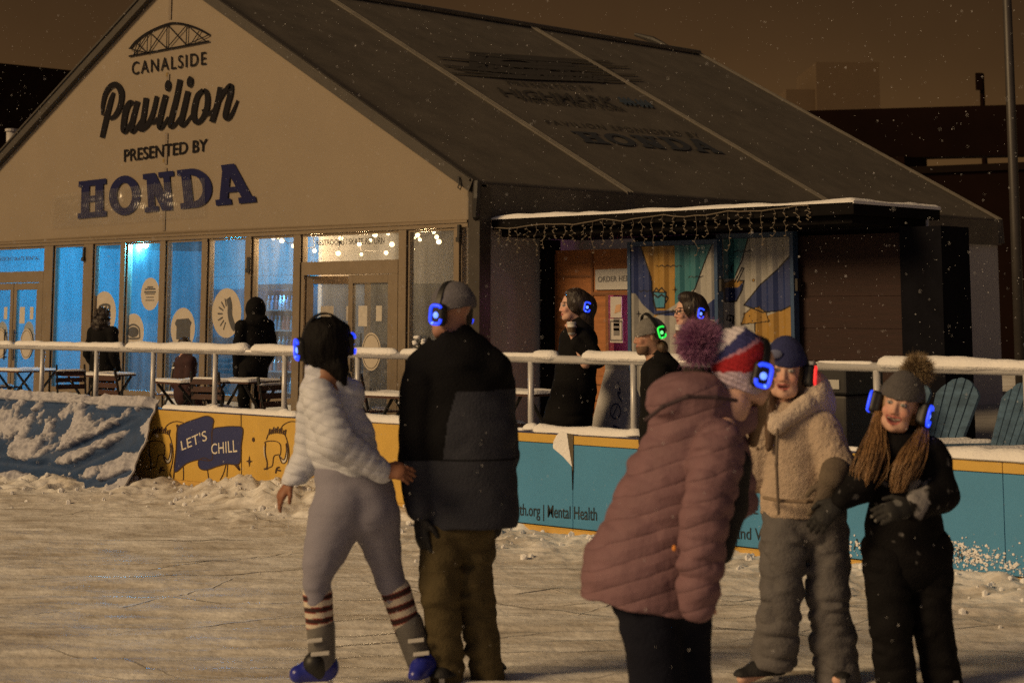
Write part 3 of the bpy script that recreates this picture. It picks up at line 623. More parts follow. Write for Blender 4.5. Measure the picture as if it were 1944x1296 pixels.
# ================================================================== SERVING SHACK with wooden counter, murals and roof
YS = 17.75; RX = -11.06; RY = 16.7
SO = np.array((-14, YS, .2))
sh = tag(empty('serving_shack', SO), 'dark food shack with flat snow edged roof and wooden serving front', 'kiosk')
def sb(): return MB(SO)
BLK = M('black stained timber', (.008,.007,.007), .9, .3, 5, spec=.08)
rb_ = float(onX(1785, 405, RX)[1])
b = sb(); b.box(XR+.06, RX, RY, rb_, 2.79, 2.93); b.box(XR+.12, RX-.1, RY+.12, rb_-.1, 2.70, 2.789); b.build('roof', BLK, sh, bevel=.01)
# snow lying on the roof
nx, ny = 150, 60
U, V = np.meshgrid(np.linspace(XR+.07, RX+.01, nx), np.linspace(RY-.015, rb_+.01, ny), indexing='ij')
ed = np.minimum(np.minimum(U-U.min(), U.max()-U), np.minimum(V-V.min(), V.max()-V))
Zs = 2.934+.030*np.clip(ed/.05, 0, 1)**.5+.02*fbm(np.stack([U*2, V*2, 0*U], -1), 3, 3)*np.clip(ed/.05, 0, 1)
grid_mesh('roof_snow', np.stack([U, V, Zs], -1), SNOWC, sh, org=SO)
b = sb(); b.box(XR+.07, RX+.01, RY-.016, RY-.004, 2.918, 2.936); b.box(RX+.002, RX+.012, RY-.015, rb_, 2.905, 2.936); b.build('edge_snow', SNOWC, sh)
WOOD = M('orange plywood', (.34,.13,.038), .55, .35, 3, .1, 20, stretch=(1,1,6)); WOODD = M('dark red boards', (.024,.008,.006), .8, .35, 4, .2, 18, stretch=(.5,1,7))
def sx_(px, y=YS): return onY(px, 600, y)[0]
w0, w1, wd, wr, we = sx_(1055), sx_(1205), sx_(1157), sx_(1715), sx_(1795)
b = sb(); b.box(XR+.02, w0-.002, YS-.1, YS+.1, .2, 2.69); b.build('corner_wall', BLK, sh)
zt_, zb_ = float(onY(1175,560,YS)[2]), float(onY(1175,706,YS)[2])
b = sb(); b.box(w0, wd, YS, YS+.08, .2, 2.55); b.box(wd, w1, YS, YS+.08, zt_, 2.55); b.box(wd, w1, YS, YS+.08, .2, zb_); b.build('plywood_wall', WOOD, sh)
b = sb(); wj = sx_(1125)
for z_ in (zt_-.05, 1.55, 2.2): b.box(w0+.02, wj-.01, YS-.014, YS-.002, z_, z_+.025)
b.box(wj-.01, wj+.02, YS-.016, YS-.002, .25, 2.5); b.box(w0+.0, w0+.03, YS-.016, YS-.002, .25, 2.5); b.box(wd-.05, wd, YS-.02, YS-.002, zb_, zt_); b.box(wj+.02, w1, YS-.02, YS-.002, zt_, zt_+.04)
for z_ in (.45,.65,.85): b.box(wj+.03, w1, YS-.012, YS-.002, z_, z_+.012)
b.build('trim', M('plywood trim', (.19,.075,.025), .55, .3, 4, stretch=(1,1,6)), sh)
b = sb(); b.box(wd-.1, w1+.9, YS-.16, YS-.003, zb_-.05, zb_); b.build('serving_shelf', WOOD, sh, bevel=.005)
b = sb(); b.box(wd-.4, w1+1.0, YS+.5, YS+.55, .3, 2.5); b.build('inner_wall', M('pink lit inner wall', (.8,.42,.62), .7, .1, 3), sh)
po = point('pink_lamp', (w1+.15, YS+.3, 1.9), (1,.33,.75), 12, .08, sh)
b = sb(); b.box(sx_(1180), w1+.3, YS+.30, YS+.34, zb_+.02, zt_+.02); b.build('hatch_glow_panel', M('pink lit panel', (.9,.5,.75), .5, emit=(1,.30,.62), es=.5), sh)  # added emissive panel standing in for the lit hatch interior
b = sb(); b.box(w1-.02, wr, YS+.04, YS+.1, .2, 2.69); b.build('rear_wall', BLK, sh)
b = sb(); x7 = sx_(1507); b.box(x7, wr, YS, YS+.036, .2, 2.52)
for k in range(6): b.box(x7+.01, wr-.01, YS-.008, YS-.001, .5+k*.36, .5+k*.36+.33)
b.build('board_wall', WOODD, sh)
b = sb(); b.box(wr+.002, we, YS-.04, YS+.1, .2, 2.69); b.box(we-.1, we, YS+.101, rb_-.15, .2, 2.69); b.build('side_wall', M('blue black cladding', (.006,.006,.009), .9, .3, 5, spec=.08), sh)
b = sb(); pz = onY(1790, 437, RY+.2); b.box(RX-.06, RX+.02, rb_-.3, rb_-.2, 2.50, 2.68); b.tube([(RX-.02, rb_-.25, 2.68), (RX-.02, rb_-.25, 2.9)], .02, 8); b.build('flood_fitting', M('grey fitting', (.4,.4,.4), .5), sh, bevel=.006)
# container doors with painted murals (corrugated steel, paint per vertex)
def mural(name, px0, px1, y, ztop, zbot, paint, label):
    X0, X1 = onY(px0, 560, y)[0], onY(px1, 560, y)[0]
    org = np.array(((X0+X1)/2, y, .2)); t = tag(empty(name, org), label, 'painted panel', 'mural panels on the food shack')
    n, m = 210, 300; U, Z = np.meshgrid(np.linspace(X0, X1, n), np.linspace(zbot, ztop, m), indexing='ij')
    ph = (U-X0)/.24 % 1; cor = np.clip(np.abs(ph-.5)*5-.75, 0, 1)*.045
    P = np.stack([U, y-cor, Z], -1)
    d = (P-CAM) @ RC; PX = 972+FPX*d[...,0]/-d[...,2]; PY = YP-FPX*d[...,1]/-d[...,2]
    o = grid_mesh('painted_sheet', P, M('mural paint', vcol=True, rough=.38, var=.12, vs=9, bump=.08, bs=14), t, paint(PX, PY), False, org)
    b = MB(org); b.box(X0-.05, X0-.002, y-.06, y+.04, zbot, ztop+.06); b.box(X1+.002, X1+.05, y-.06, y+.04, zbot, ztop+.06); b.box(X0-.001, X1+.001, y-.05, y+.03, ztop+.004, ztop+.06)
    b.build('door_frame', M('blue steel frame', (.03,.07,.16), .4, .2, 6), t); 
    b = MB(org)
    for z_ in (1.0, 2.0): b.box(X1+.05, X1+.09, y-.04, y+.02, z_, z_+.14)
    b.build('hinge', DARK, t)
    return t
cY, cT, cW, cN, cK, cB = [np.array(c) for c in ((.34,.20,.05),(.04,.17,.21),(.34,.335,.32),(.024,.04,.14),(.012,.012,.014),(.05,.22,.34))]
def zz(l): return [(880+x/2.818, 380+y/2.818) for x, y in l]
def paintA(X, Y):
    c = np.zeros(X.shape+(3,)); c[:] = cW
    def fill(poly, col): c[inpoly(X, Y, zz(poly))] = col
    fill([(940,200),(1130,200),(1130,560),(1000,640),(940,560)], cY); fill([(1130,200),(1345,200),(1240,470),(1130,560)], cT)
    fill([(890,200),(945,240),(975,330),(1005,420),(1010,500),(1030,590),(1130,592),(1130,620),(1020,612),(960,560),(920,500),(890,500)], cN)
    fill([(1300,560),(1365,510),(1365,640),(1300,640)], cN); fill([(890,500),(920,500),(960,560),(1020,612),(990,760),(890,760)], cW*.8)
    fill([(1015,490),(1085,495),(1075,575),(1025,578),(1014,540)], cB)
    def line(poly, w_=1.3): c[pdist(X, Y, zz(poly)) < w_] = cK
    line([(945,240),(975,330),(1005,420),(1010,500),(1030,590)]); line([(1345,200),(1290,330),(1240,470),(1200,530)]); line([(1030,612),(1090,600),(1150,590)])
    line([(1015,490),(1085,495),(1075,575),(1025,578),(1014,540),(1015,490)]); line([(1085,510),(1095,525),(1080,550)]); line([(1018,490),(1030,470),(1045,485),(1060,468),(1080,492)]); line([(1020,505),(1040,520),(1060,505),(1080,520)], 1.6)
    for y0, x0, x1 in ((352,1035,1170),(410,1205,1285),(485,940,1010)): line([(x, y0+4*math.sin(x*.2)) for x in range(x0, x1, 6)], .9)
    for cx, cy in ((1132,478),(938,608)): c[inpoly(X, Y, zz([(cx-16,cy),(cx-4,cy-4),(cx,cy-22),(cx+4,cy-4),(cx+16,cy),(cx+4,cy+4),(cx,cy+22),(cx-4,cy+4)]))] = cK
    return c
def paintB(X, Y):
    c = np.zeros(X.shape+(3,)); c[:] = cW
    def fill(poly, col): c[inpoly(X, Y, zz(poly))] = col
    def line(poly, w_=1.3): c[pdist(X, Y, zz(poly)) < w_] = cK
    fill([(1390,190),(1525,190),(1480,330),(1450,420),(1390,420)], cT); fill([(1770,270),(1770,560),(1700,590),(1640,600),(1600,590),(1500,560),(1590,450),(1680,370)], cN)
    fill([(1770,560),(1700,590),(1640,610),(1560,660),(1560,760),(1770,760)], cY)
    e_ = [(1490,660),(1505,610),(1540,580),(1580,575),(1615,600),(1630,645),(1560,655)]; fill(e_, cY*1.05); line(e_+e_[:1], 1.6)
    for x, y in e_[:6]: c[np.hypot(X-(880+x/2.818), Y-(380+y/2.818)) < 3.2] = np.array((.06,.04,.02))
    fill(e_, cY*1.05)
    for x, y in ((1530,620),(1560,600),(1590,625),(1570,640),(1545,645)): c[np.hypot(X-(880+x/2.818), Y-(380+y/2.818)) < 1.1] = cK
    b_ = [(1398,440),(1500,430),(1490,480),(1460,540),(1410,545),(1398,540)]; fill(b_, cN); line(b_+b_[:1], 1.5); fill([(1398,445),(1440,425),(1495,435),(1470,465),(1398,470)], cY); line([(1450,440),(1490,360),(1500,365),(1465,440)], 1.2)
    line([(1525,190),(1490,320),(1455,400)]); line([(1770,270),(1680,370),(1590,450),(1500,560)]); line([(1500,560),(1600,600),(1700,590),(1770,555)])
    line([(x, 272+4*math.sin(x*.2)) for x in range(1445, 1545, 6)], .9); line([(1440,660),(1445,620),(1415,615),(1408,640),(1430,645),(1428,630)], 1.6); line([(1558,655),(1560,700)])
    line([(1412,400),(1408,385),(1418,375)]); line([(1436,380),(1432,360),(1442,345)])
    c[np.hypot(X-(880+1551/2.818), Y-(380+428/2.818)) < 3.] = cK; c[np.hypot(X-(880+1551/2.818), Y-(380+428/2.818)) < 1.8] = cY
    return c
mural('mural_panel', 1203, 1362, YS-.32, 2.55, .25, paintA, 'open corrugated door painted with a blue mug beside the ORDER HERE sign')
mural('mural_panel', 1373, 1506, YS-.10, 2.62, .25, paintB, 'corrugated panel painted with a taco and a soup bowl beside the dark red boards')
# signs on the shack
q = [onY(x, y, YS-.03) for x, y in ((1130,550),(1205,549),(1205,509),(1130,512))]
og = tag(empty('order_sign', q[0]), 'pale ORDER HERE board fixed above the serving hatch', 'sign')
b = MB(q[0]); b.add(q+[p+np.array((0,.02,0)) for p in q], [(0,1,2,3),(7,6,5,4),(0,4,5,1),(1,5,6,2),(2,6,7,3),(3,7,4,0)]); b.build('board', M('sign board', (.50,.49,.48), .6, .05, 3), og)
text_on('lettering', 'ORDER HERE', [onY(x,y,YS-.034) for x,y in ((1135,535.5),(1200,533.5),(1200,522.5),(1135,525))], M('grey ink', (.13,.13,.14), .6), og, (0,0,0), 1.02, .012, org=q[0])
for (x0,y0,x1,y1), lab, col in (((1159,563,1180,603),'pale menu poster with orange dish picture at the serving hatch',(.55,.33,.2)),((1158,605,1182,650),'grey framed notice under the menu poster at the serving hatch',(.18,.17,.17))):
    c0 = onY(x0, y1, YS-.02); c1 = onY(x1, y0, YS-.02); pt = tag(empty('poster', c0), lab, 'poster')
    b = MB(c0); b.box(c0[0], c1[0], c0[1], c0[1]+.008, c0[2], c1[2]); b.build('sheet', M('poster paper', (.5,.47,.45), .7, .08, 6), pt)
    b = MB(c0); w_, h_ = c1[0]-c0[0], c1[2]-c0[2]; yy = c0[1]-.003
    if y0 < 600: b.add([(c0[0]+w_*u, yy, c0[2]+h_*v) for u, v in ((.35,.2),(.9,.3),(.95,.65),(.5,.6))], [(0,1,2,3)])
    else:
        for v in (.1,.9): b.box(c0[0]+w_*.05, c0[0]+w_*.95, yy-.002, yy, c0[2]+h_*v-.01, c0[2]+h_*v+.01)
        for u in (.05,.95): b.box(c0[0]+w_*u-.008, c0[0]+w_*u+.008, yy-.002, yy, c0[2]+h_*.1, c0[2]+h_*.9)
        for v in (.7,.5,.3): b.box(c0[0]+w_*.3, c0[0]+w_*.75, yy-.002, yy, c0[2]+h_*v, c0[2]+h_*v+.09)
    b.build('print', M('poster print %d' % x0+str(y0), col, .7, .2, 9), pt)
# icicle light string: wire with hanging strands
p0, p1 = onY(915, 432, RY-.03), onY(1535, 388, RY-.03)
ic = tag(empty('icicle_lights', p0), 'unlit icicle light string hanging along the shack roof edge', 'string lights')
WIRE = M('pale light wire', (.17,.14,.105), .5, .2, 9)
rg = random.Random(11); n = 32; top = []
for i in range(n+1):
    t = i/n; top.append(p0*(1-t)+p1*t+np.array((0,0,-.035*abs(math.sin(t*n*.5))+rg.uniform(-.012,.012))))
b = MB(p0); b.tube(top, .006, 5); b.build('wire', WIRE, ic)
for i in range(1, n+1):
    a = top[i]; L_ = rg.choice((.16,.25,.38,.3,.2,.45)); b = MB(p0); pts = [a]
    for k in range(1, 7): pts.append(a+np.array((rg.uniform(-.03,.03), rg.uniform(-.02,.02), -L_*k/6)))
    b.tube(pts, .0032, 4)
    for k in range(1, 7):
        q = pts[k]; b.tube([q, q+np.array((rg.choice((-1,1))*.03, 0, rg.uniform(-.02,.02)))], .0055, 5)
    b.build('light_strand', WIRE, ic)

# ================================================================== FAR BUILDINGS, LAMP POSTS
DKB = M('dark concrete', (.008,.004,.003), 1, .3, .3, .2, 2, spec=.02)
a, c = onD(1400, 210, 90), onD(2300, 210, 84)
hw = tag(empty('elevated_highway', (a[0], a[1], -.1)), 'dark elevated highway deck crossing behind the tent on the right', 'bridge')
zt = onD(1700, 209, 88)[2]; zb2 = onD(1700, 302, 88)[2]
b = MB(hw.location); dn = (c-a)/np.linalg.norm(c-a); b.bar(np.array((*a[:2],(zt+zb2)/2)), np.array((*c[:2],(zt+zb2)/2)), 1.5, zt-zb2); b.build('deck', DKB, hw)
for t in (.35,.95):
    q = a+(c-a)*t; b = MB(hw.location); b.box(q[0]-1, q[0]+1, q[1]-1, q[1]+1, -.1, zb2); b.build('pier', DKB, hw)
a, c = onD(1500, 330, 70), onD(2300, 316, 62)
lb = tag(empty('low_building', (a[0], a[1], -.1)), 'low dark building under the elevated highway', 'building')
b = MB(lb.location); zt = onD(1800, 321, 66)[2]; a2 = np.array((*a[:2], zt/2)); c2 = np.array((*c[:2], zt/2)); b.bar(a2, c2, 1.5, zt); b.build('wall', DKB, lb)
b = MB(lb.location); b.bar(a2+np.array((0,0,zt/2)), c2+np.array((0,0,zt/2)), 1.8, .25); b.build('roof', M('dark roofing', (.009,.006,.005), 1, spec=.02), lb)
a, c = onD(-500, 110, 62), onD(330, 152, 74)
lb = tag(empty('brick_building', (a[0], a[1], -.1)), 'tall dark brick building behind the left side of the tent', 'building')
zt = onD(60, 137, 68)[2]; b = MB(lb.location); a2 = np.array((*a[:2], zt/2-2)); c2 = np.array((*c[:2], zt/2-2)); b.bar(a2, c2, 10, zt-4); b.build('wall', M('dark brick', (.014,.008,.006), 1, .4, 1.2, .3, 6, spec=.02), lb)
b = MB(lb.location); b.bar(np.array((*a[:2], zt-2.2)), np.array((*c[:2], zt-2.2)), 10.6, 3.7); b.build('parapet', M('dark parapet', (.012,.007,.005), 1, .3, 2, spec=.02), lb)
for k in range(7):
    t = .1+k*.13; q = a+(c-a)*t-FWD*5.1; b = MB(lb.location); b.obox(np.array((*q[:2], zt-7.5)), RGT*1.0, FWD*.12, (0,0,1.2)); b.build('window', M('dark pane', (.02,.02,.022), .2), lb)
# flue in front of it on a low lit hut
q0, q1 = onD(22, 292, 36), onD(22, 250, 36)
vp = tag(empty('flue_pipe', q0), 'short white capped flue pipe on the low roof left of the tent', 'flue')
b = MB(q0); b.tube([q0-np.array((0,0,.2)), q1], .1, 14); b.build('pipe', M('white flue', (.42,.40,.38), .5, .1, 6), vp, True)
b = MB(q0); b.tube([q1+np.array((0,0,.001)), q1+np.array((0,0,.05))], .125, 14); b.build('cap', M('white flue cap', (.45,.43,.42), .5, .1, 6), vp)
hq = onD(-60, 300, 36); ht = tag(empty('service_hut', (*hq[:2], -.1)), 'low brown plastered hut under the white flue pipe', 'hut')
b = MB(ht.location); z_ = onD(5, 296, 36)[2]; e0, e1 = onD(-260,300,37), onD(40,300,37); b.bar(np.array((*e0[:2], z_/2)), np.array((*e1[:2], z_/2)), 3, z_-.25); b.build('wall', M('brown plaster', (.12,.08,.05), .8, .2, 2), ht)
b = MB(ht.location); b.bar(np.array((*e0[:2], z_-.06)), np.array((*e1[:2], z_-.06)), 3.3, .12); b.build('roof', M('brown roof edge', (.14,.10,.07), .7, .2, 2), ht)
# hazy tower
a, c, d_ = onD(1477, 182, 240), onD(1531, 182, 240), onD(1646, 134, 240)
tw = tag(empty('office_tower', (*a[:2], -.1)), 'faint far office tower with a lower wing above the highway', 'tower')
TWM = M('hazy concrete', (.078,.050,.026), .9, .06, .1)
b = MB(tw.location); m_ = (c+d_)/2; b.obox(np.array((*m_[:2], d_[2]/2)), RGT*np.dot(d_-c, RGT)/2, FWD*8, (0,0,d_[2]/2)); b.build('shaft', TWM, tw)
b = MB(tw.location); m_ = (a+c)/2; b.obox(np.array((*m_[:2], a[2]/2)), RGT*np.dot(c-a, RGT)/2, FWD*7, (0,0,a[2]/2)); b.build('wing', TWM, tw)
# lamp post right, stadium light
q = onD(1934, 600, 27); lp = tag(empty('lamp_post', (*q[:2], .0)), 'tall dark lamp post at the right edge of the view', 'lamp post')
b = MB(lp.location); b.tube([(*q[:2], .0), (*q[:2], 3), (*q[:2], 11)], [.085,.075,.055], 14); b.build('pole', M('dark painted steel', (.035,.03,.027), .5, .2, 5), lp, True)
b = MB(lp.location); b.tube([(*q[:2], 0), (*q[:2], .45)], [.16,.10], 14); b.build('base', _M['dark painted steel'], lp)
b = MB(lp.location); b.bar((q[0], q[1], 10.9), (q[0]-1.6, q[1]-.8, 11.1), .08, .08); b.bar((q[0]-1.5, q[1]-.75, 11.05), (q[0]-2.1, q[1]-1.05, 11.1), .28, .12); b.build('lamp_head', _M['dark painted steel'], lp)
q = onD(1866, 210, 95); h = onD(1859, 140, 95)[2]; fl = tag(empty('floodlight_mast', (*q[:2], 0)), 'small far floodlight mast above the dark highway', 'floodlight mast')
b = MB(fl.location); b.tube([(*q[:2], 0), (*q[:2], h)], [.22,.12], 8); b.build('mast', DKB, fl)
b = MB(fl.location); z0 = onD(1866, 172, 95)[2]; cc = np.array((*q[:2], (h+z0)/2))-RGT*.2-FWD*.2; b.obox(cc, RGT*.16, FWD*.12, (0,0,(h-z0)/2)); b.build('lamp_bank', DKB, fl)
# ================================================================== RINK BARRIER (three runs of board with posts, rail and snow)
YBF, YBB, BT_ = 11.0, 11.10, .80
YEL = M('yellow board', (.57,.365,.075), .45, .10, 3, .05, 30); TEAL = M('teal board', (.060,.245,.46), .45, .08, 2.5, .05, 30)
KICK = M('yellow kick plate', (.58,.36,.09), .5, .18, 5, .05, 20); STEEL = M('painted steel rail', (.50,.50,.52), .4, .12, 6, 0, metal=.2)
BLUL = M('navy trim', (.03,.035,.10), .5, .1)
def bx_(px, y=YBF): return onY(px, 800, y)[0]
def snow_log(org, a, c, r, seed, flat=.6, n=None):
    a, c = np.asarray(a, float), np.asarray(c, float); L_ = np.linalg.norm(c-a); n = n or max(8, int(L_/.035)); d = (c-a)/L_
    s = np.cross(d, (0,0,1)); s /= np.linalg.norm(s); u = np.cross(s, d)
    t = np.linspace(0, 1, n); k = 14; th = np.linspace(0, 2*math.pi, k)
    T, H_ = np.meshgrid(t*L_, th, indexing='ij')
    endt = np.clip(np.minimum(T, L_-T)/(r*1.2), 0, 1)**.5
    rr = r*(1+.15*fbm(np.stack([T*3+seed, 0*T, 0*T], -1), 2, seed)+.10*fbm(np.stack([T*11, np.cos(H_)*1.2, np.sin(H_)*1.2], -1), 3, seed+1))*endt
    up = np.sin(H_)*rr; up = np.where(up < 0, up*flat, up)
    V = a+T[...,None]*d+(np.cos(H_)*rr)[...,None]*s+up[...,None]*u
    return V
def log_obj(name, org, a, c, r, seed, parent, flat=.6):
    return grid_mesh(name, snow_log(org, a, c, r, seed, flat), SNOWC, parent, org=org)
def barrier(label, px0, px1, posts, rail_breaks, board, rz_):
    x0, x1 = bx_(px0), bx_(px1); org = np.array(((x0+x1)/2, YBF, 0.)); t = tag(empty('rink_barrier', org), label, 'rink barrier', 'rink barrier runs')
    def nb(): return MB(org)
    return t, org, nb, x0, x1
RZ = 1.375
def rails(t, org, posts, logs, x0, x1):
    for px in posts:
        x = onY(px, 730, YBF+.06)[0]; b = MB(org); b.tube([(x, YBF+.06, BT_-.2), (x, YBF+.06, RZ)], .026, 12); b.build('post', STEEL, t, True)
        b = MB(org); b.box(x-.06, x+.06, YBF+.02, YBF+.10, BT_+.002, BT_+.014); b.build('post_foot', STEEL, t)
        V = snow_log(org, (x-.08, YBF+.05, BT_+.01), (x+.10, YBF+.05, BT_+.02), .05, int(px) % 50, .3); grid_mesh('post_snow', V, SNOWC, t, org=org)
    b = MB(org); b.tube([(x0+.02, YBF+.06, RZ), (x1-.02, YBF+.06, RZ)], .033, 14); b.build('handrail', STEEL, t, True)
    for i, (a, c, r) in enumerate(logs):
        xa, xc = onY(a, 660, YBF+.06)[0], onY(c, 660, YBF+.06)[0]; log_obj('rail_snow', org, (xa, YBF+.055, RZ+.02), (xc, YBF+.055, RZ+.02), r*.86, i+int(abs(a)) % 40, t, .55)
# --- run 1: yellow boards with bison art
t1, o1, nb1, x0, x1 = barrier('yellow printed rink boards with LET\'S CHILL flag and bison drawings', -260, 884, 0, 0, 0, 0)
seams = [x0]+[bx_(p) for p in (130, 456, 665)]+[x1]
for a, c in zip(seams[:-1], seams[1:]):
    b = nb1(); b.box(a+.002, c-.002, YBF, YBB, .13, BT_-.012); b.build('board_panel', YEL, t1)
b = nb1(); b.box(x0, x1, YBF-.004, YBB+.01, BT_-.011, BT_); b.build('top_strip', BLUL, t1)
b = nb1(); b.box(x0, x1, YBF-.008, YBB, -.05, .128); b.build('kick_plate', KICK, t1)
rails(t1, o1, [-20,79,182,290,408,540,679,835], [(-200,26,.052),(30,236,.052),(240,474,.068),(477,757,.064),(760,884,.06)], x0, x1)
log_obj('board_snow', o1, (bx_(300), YBF+.05, BT_+.0), (bx_(560), YBF+.05, BT_), .05, 4, t1, .2); log_obj('board_snow', o1, (bx_(562), YBF+.05, BT_+.0), (x1-.02, YBF+.05, BT_), .07, 9, t1, .2)
def yb(x, y): return onY(x/3.135, 700+y/3.135, YBF-.003)
OO = (0,-.001,0); OUT = M('dark brown outline', (.045,.02,.012), .6, .1)
b = nb1()
def ln(p, w_=5, sm=True): ribbon(b, p, w_, yb, OO, sm)
def bison(dx, dy=0, sc=1.):
    g = lambda l: [(x+dx, y+dy) for x, y in l]
    ln(g([(1665,365),(1690,330),(1740,312),(1800,330),(1850,380)])); ln(g([(1585,420),(1600,385),(1640,362),(1690,385),(1712,440),(1720,500),(1715,560),(1700,620)]))
    for a in range(9): ln(g([(1600+a*12, 392-9*math.sin(a*.4)), (1606+a*12, 355-12*math.sin(a*.45)+(a % 2)*8)]), 8, False)
    ln(g([(1572,440),(1590,430),(1640,430),(1668,450),(1670,500),(1660,520)])); ln(g([(1580,440),(1578,500),(1590,560),(1585,600)]), 7)
    ln(g([(1590,590),(1620,575),(1630,520),(1660,508)])); ln(g([(1660,515),(1690,540),(1704,490),(1702,445)]), 6); ln(g([(1662,520),(1680,560),(1705,545),(1712,480),(1704,440)]), 5)
    ln(g([(1640,620),(1648,590),(1665,585)]), 9); ln(g([(1645,600),(1672,605)]), 9)
    ln(g([(1570,595),(1595,592)]), 9); ln(g([(1640,640),(1660,690),(1650,720)])); ln(g([(1700,620),(1720,680)]))
bison(0); b.build('bison_drawing', OUT, t1); b = nb1(); bison(-690)
for xx in (1435,): ln([(xx, 262), (xx+2, 700)], 3, False)
ln([(1090,580),(1092,640),(1085,700)]); ln([(1235,600),(1240,640),(1250,690)]); ln([(1345,568),(1330,620),(1310,660)]); ln([(1355,568),(1350,640)]); ln([(1395,566),(1425,600),(1415,570)], 9); ln([(1085,740),(1130,695),(1180,720),(1215,690)], 6); ln([(1400,685),(1420,692),(1445,685)], 5)
ln([(1005,640),(1020,700),(1010,740)]); ln([(1000,650),(985,700)])
b.build('bison_drawing', OUT, t1)
for dx in (0, -690):
    for p in ([(1665,512),(1690,545),(1706,490),(1704,445),(1712,490),(1704,545),(1685,565)], [(1568,450),(1578,500),(1582,540),(1570,510)]): b = nb1(); b.add([yb(x+dx, y)+np.array((0,.0008,0)) for x, y in p], [tuple(range(len(p)))]); b.build('horn_paint', M('cream paint', (.62,.58,.50), .5, .1), t1)
b = nb1(); F1 = spline([(1057,355),(1100,322),(1160,300),(1230,280),(1270,300),(1266,350),(1262,450),(1260,540),(1180,540),(1110,562),(1040,610),(1048,480)], True)
F2 = spline([(1266,362),(1330,345),(1400,342),(1445,355),(1437,450),(1425,560),(1350,565),(1290,580),(1230,600),(1190,590),(1182,550),(1215,528),(1262,540),(1264,450)], True)
for k, F_ in enumerate((F1, F2)): b.add([yb(*p)+np.array((0,-.0012-.0008*k,0)) for p in F_[:-1]], [tuple(range(len(F_)-1))])
b.build('flag_paint', M('flag navy paint', (.022,.03,.115), .5, .1), t1)
b = nb1()
for F_ in (F1, F2): ribbon(b, F_[::2], 5, yb, (0,-.0028,0))
ln([(1056,330),(1050,480),(1036,612),(1028,740)], 7); b.add([yb(*p)+np.array((0,-.003,0)) for p in circ(1056,338,7,9,12)], [tuple(range(12))])
for cx, cy, w_, h_ in ((1484,549,20,36),(2390,500,16,30)):
    p = [(cx-w_,cy),(cx-5,cy-6),(cx,cy-h_),(cx+5,cy-6),(cx+w_,cy),(cx+5,cy+6),(cx,cy+h_),(cx-5,cy+6)]; b.add([yb(*q)+np.array((0,-.002,0)) for q in p], [tuple(range(8))])
b.add([yb(*p)+np.array((0,-.002,0)) for p in circ(1508,420,8,14,14)], [tuple(range(14))]); b.add([yb(*p)+np.array((0,-.002,0)) for p in circ(1764,386,7,9,12)], [tuple(range(12))])
ln([(1764,390),(1760,480),(1758,600)], 6)
b.build('dark_marks', OUT, t1)
CRM = M('cream letter paint', (.62,.58,.50), .5, .1)
def yq(*a): return [yb(a[i], a[i+1])+np.array((0,-.004,0)) for i in (0,2,4,6)]
text_on('lettering', "LET'S", yq(1084,486,1236,424,1226,362,1076,428), CRM, t1, (0,0,0), 1.05, .004, org=o1)
text_on('lettering', "CHILL", yq(1260,508,1414,494,1410,420,1258,446), CRM, t1, (0,0,0), 1.05, .004, org=o1)
b = nb1(); b.add([yb(*p)+np.array((0,-.0015,0)) for p in [(1766,412),(1830,376),(1900,366),(1960,380),(1950,520),(1880,525),(1775,548)]], [tuple(range(7))]); b.build('flag_paint', M('flag teal paint', (.20,.42,.40), .5, .1), t1)
b = nb1(); ribbon(b, [(1790,470),(1798,528)], 8, yb, (0,-.003,0), False); ribbon(b, [(1830,470),(1836,525)], 8, yb, (0,-.003,0), False); ribbon(b, [(1828,472),(1858,464)], 7, yb, (0,-.003,0), False); ribbon(b, [(1832,498),(1856,492)], 7, yb, (0,-.0032,0), False); b.add([yb(*p)+np.array((0,-.003,0)) for p in circ(1804,434,7,10,12)], [tuple(range(12))]); b.build('flag_marks', OUT, t1)
# --- runs 2 and 3: teal advertising boards
def teal_run(label, px0, px1, seams_px, posts, logs, blogs):
    t, o, nb, x0, x1 = barrier(label, px0, px1, 0, 0, 0, 0); sm = [x0]+[bx_(p) for p in seams_px]+[x1]
    for a, c in zip(sm[:-1], sm[1:]):
        b = nb(); b.box(a+.003, c-.003, YBF, YBB, .078, BT_-.085); b.build('board_panel', TEAL, t)
        b = nb(); b.box(a+.003, c-.003, YBF-.001, YBB, BT_-.080, BT_-.013); b.build('yellow_band', YEL, t); b = nb(); b.box(a+.003, c-.003, YBF+.001, YBB, .060, .0705); b.build('yellow_band', YEL, t)
    b = nb(); b.box(x0, x1, YBF-.003, YBB-.01, BT_-.0845, BT_-.0805); b.box(x0, x1, YBF-.003, YBB-.01, .071, .0775); b.build('dark_line', INK, t)
    b = nb(); b.box(x0, x1, YBF-.004, YBB+.01, BT_-.012, BT_); b.build('top_strip', BLUL, t)
    b = nb(); b.box(x0, x1, YBF-.008, YBB, -.05, .0595); b.build('kick_plate', KICK, t)
    rails(t, o, posts, logs, x0, x1)
    for i, (a, c, r) in enumerate(blogs): log_obj('board_snow', o, (bx_(a), YBF+.05, BT_), (bx_(c), YBF+.05, BT_), r, 13+i, t, .2)
    return t, o
t2, o2 = teal_run('teal rink boards lettered Mental Health with torn corner and a woman leaning behind', 885, 1543, [1087, 1395], [1008,1203,1420], [(905,1020,.03),(1010,1062,.062),(1105,1300,.062),(1302,1520,.05)], [(1005,1200,.055),(1205,1535,.04),(890,990,.02)])
t3, o3 = teal_run('teal rink boards on the right below the blue deck chairs', 1544, 2200, [1900], [1665,1950,2150], [(1548,1662,.022),(1664,2190,.068)], [(1548,1640,.03),(1780,2190,.075)])
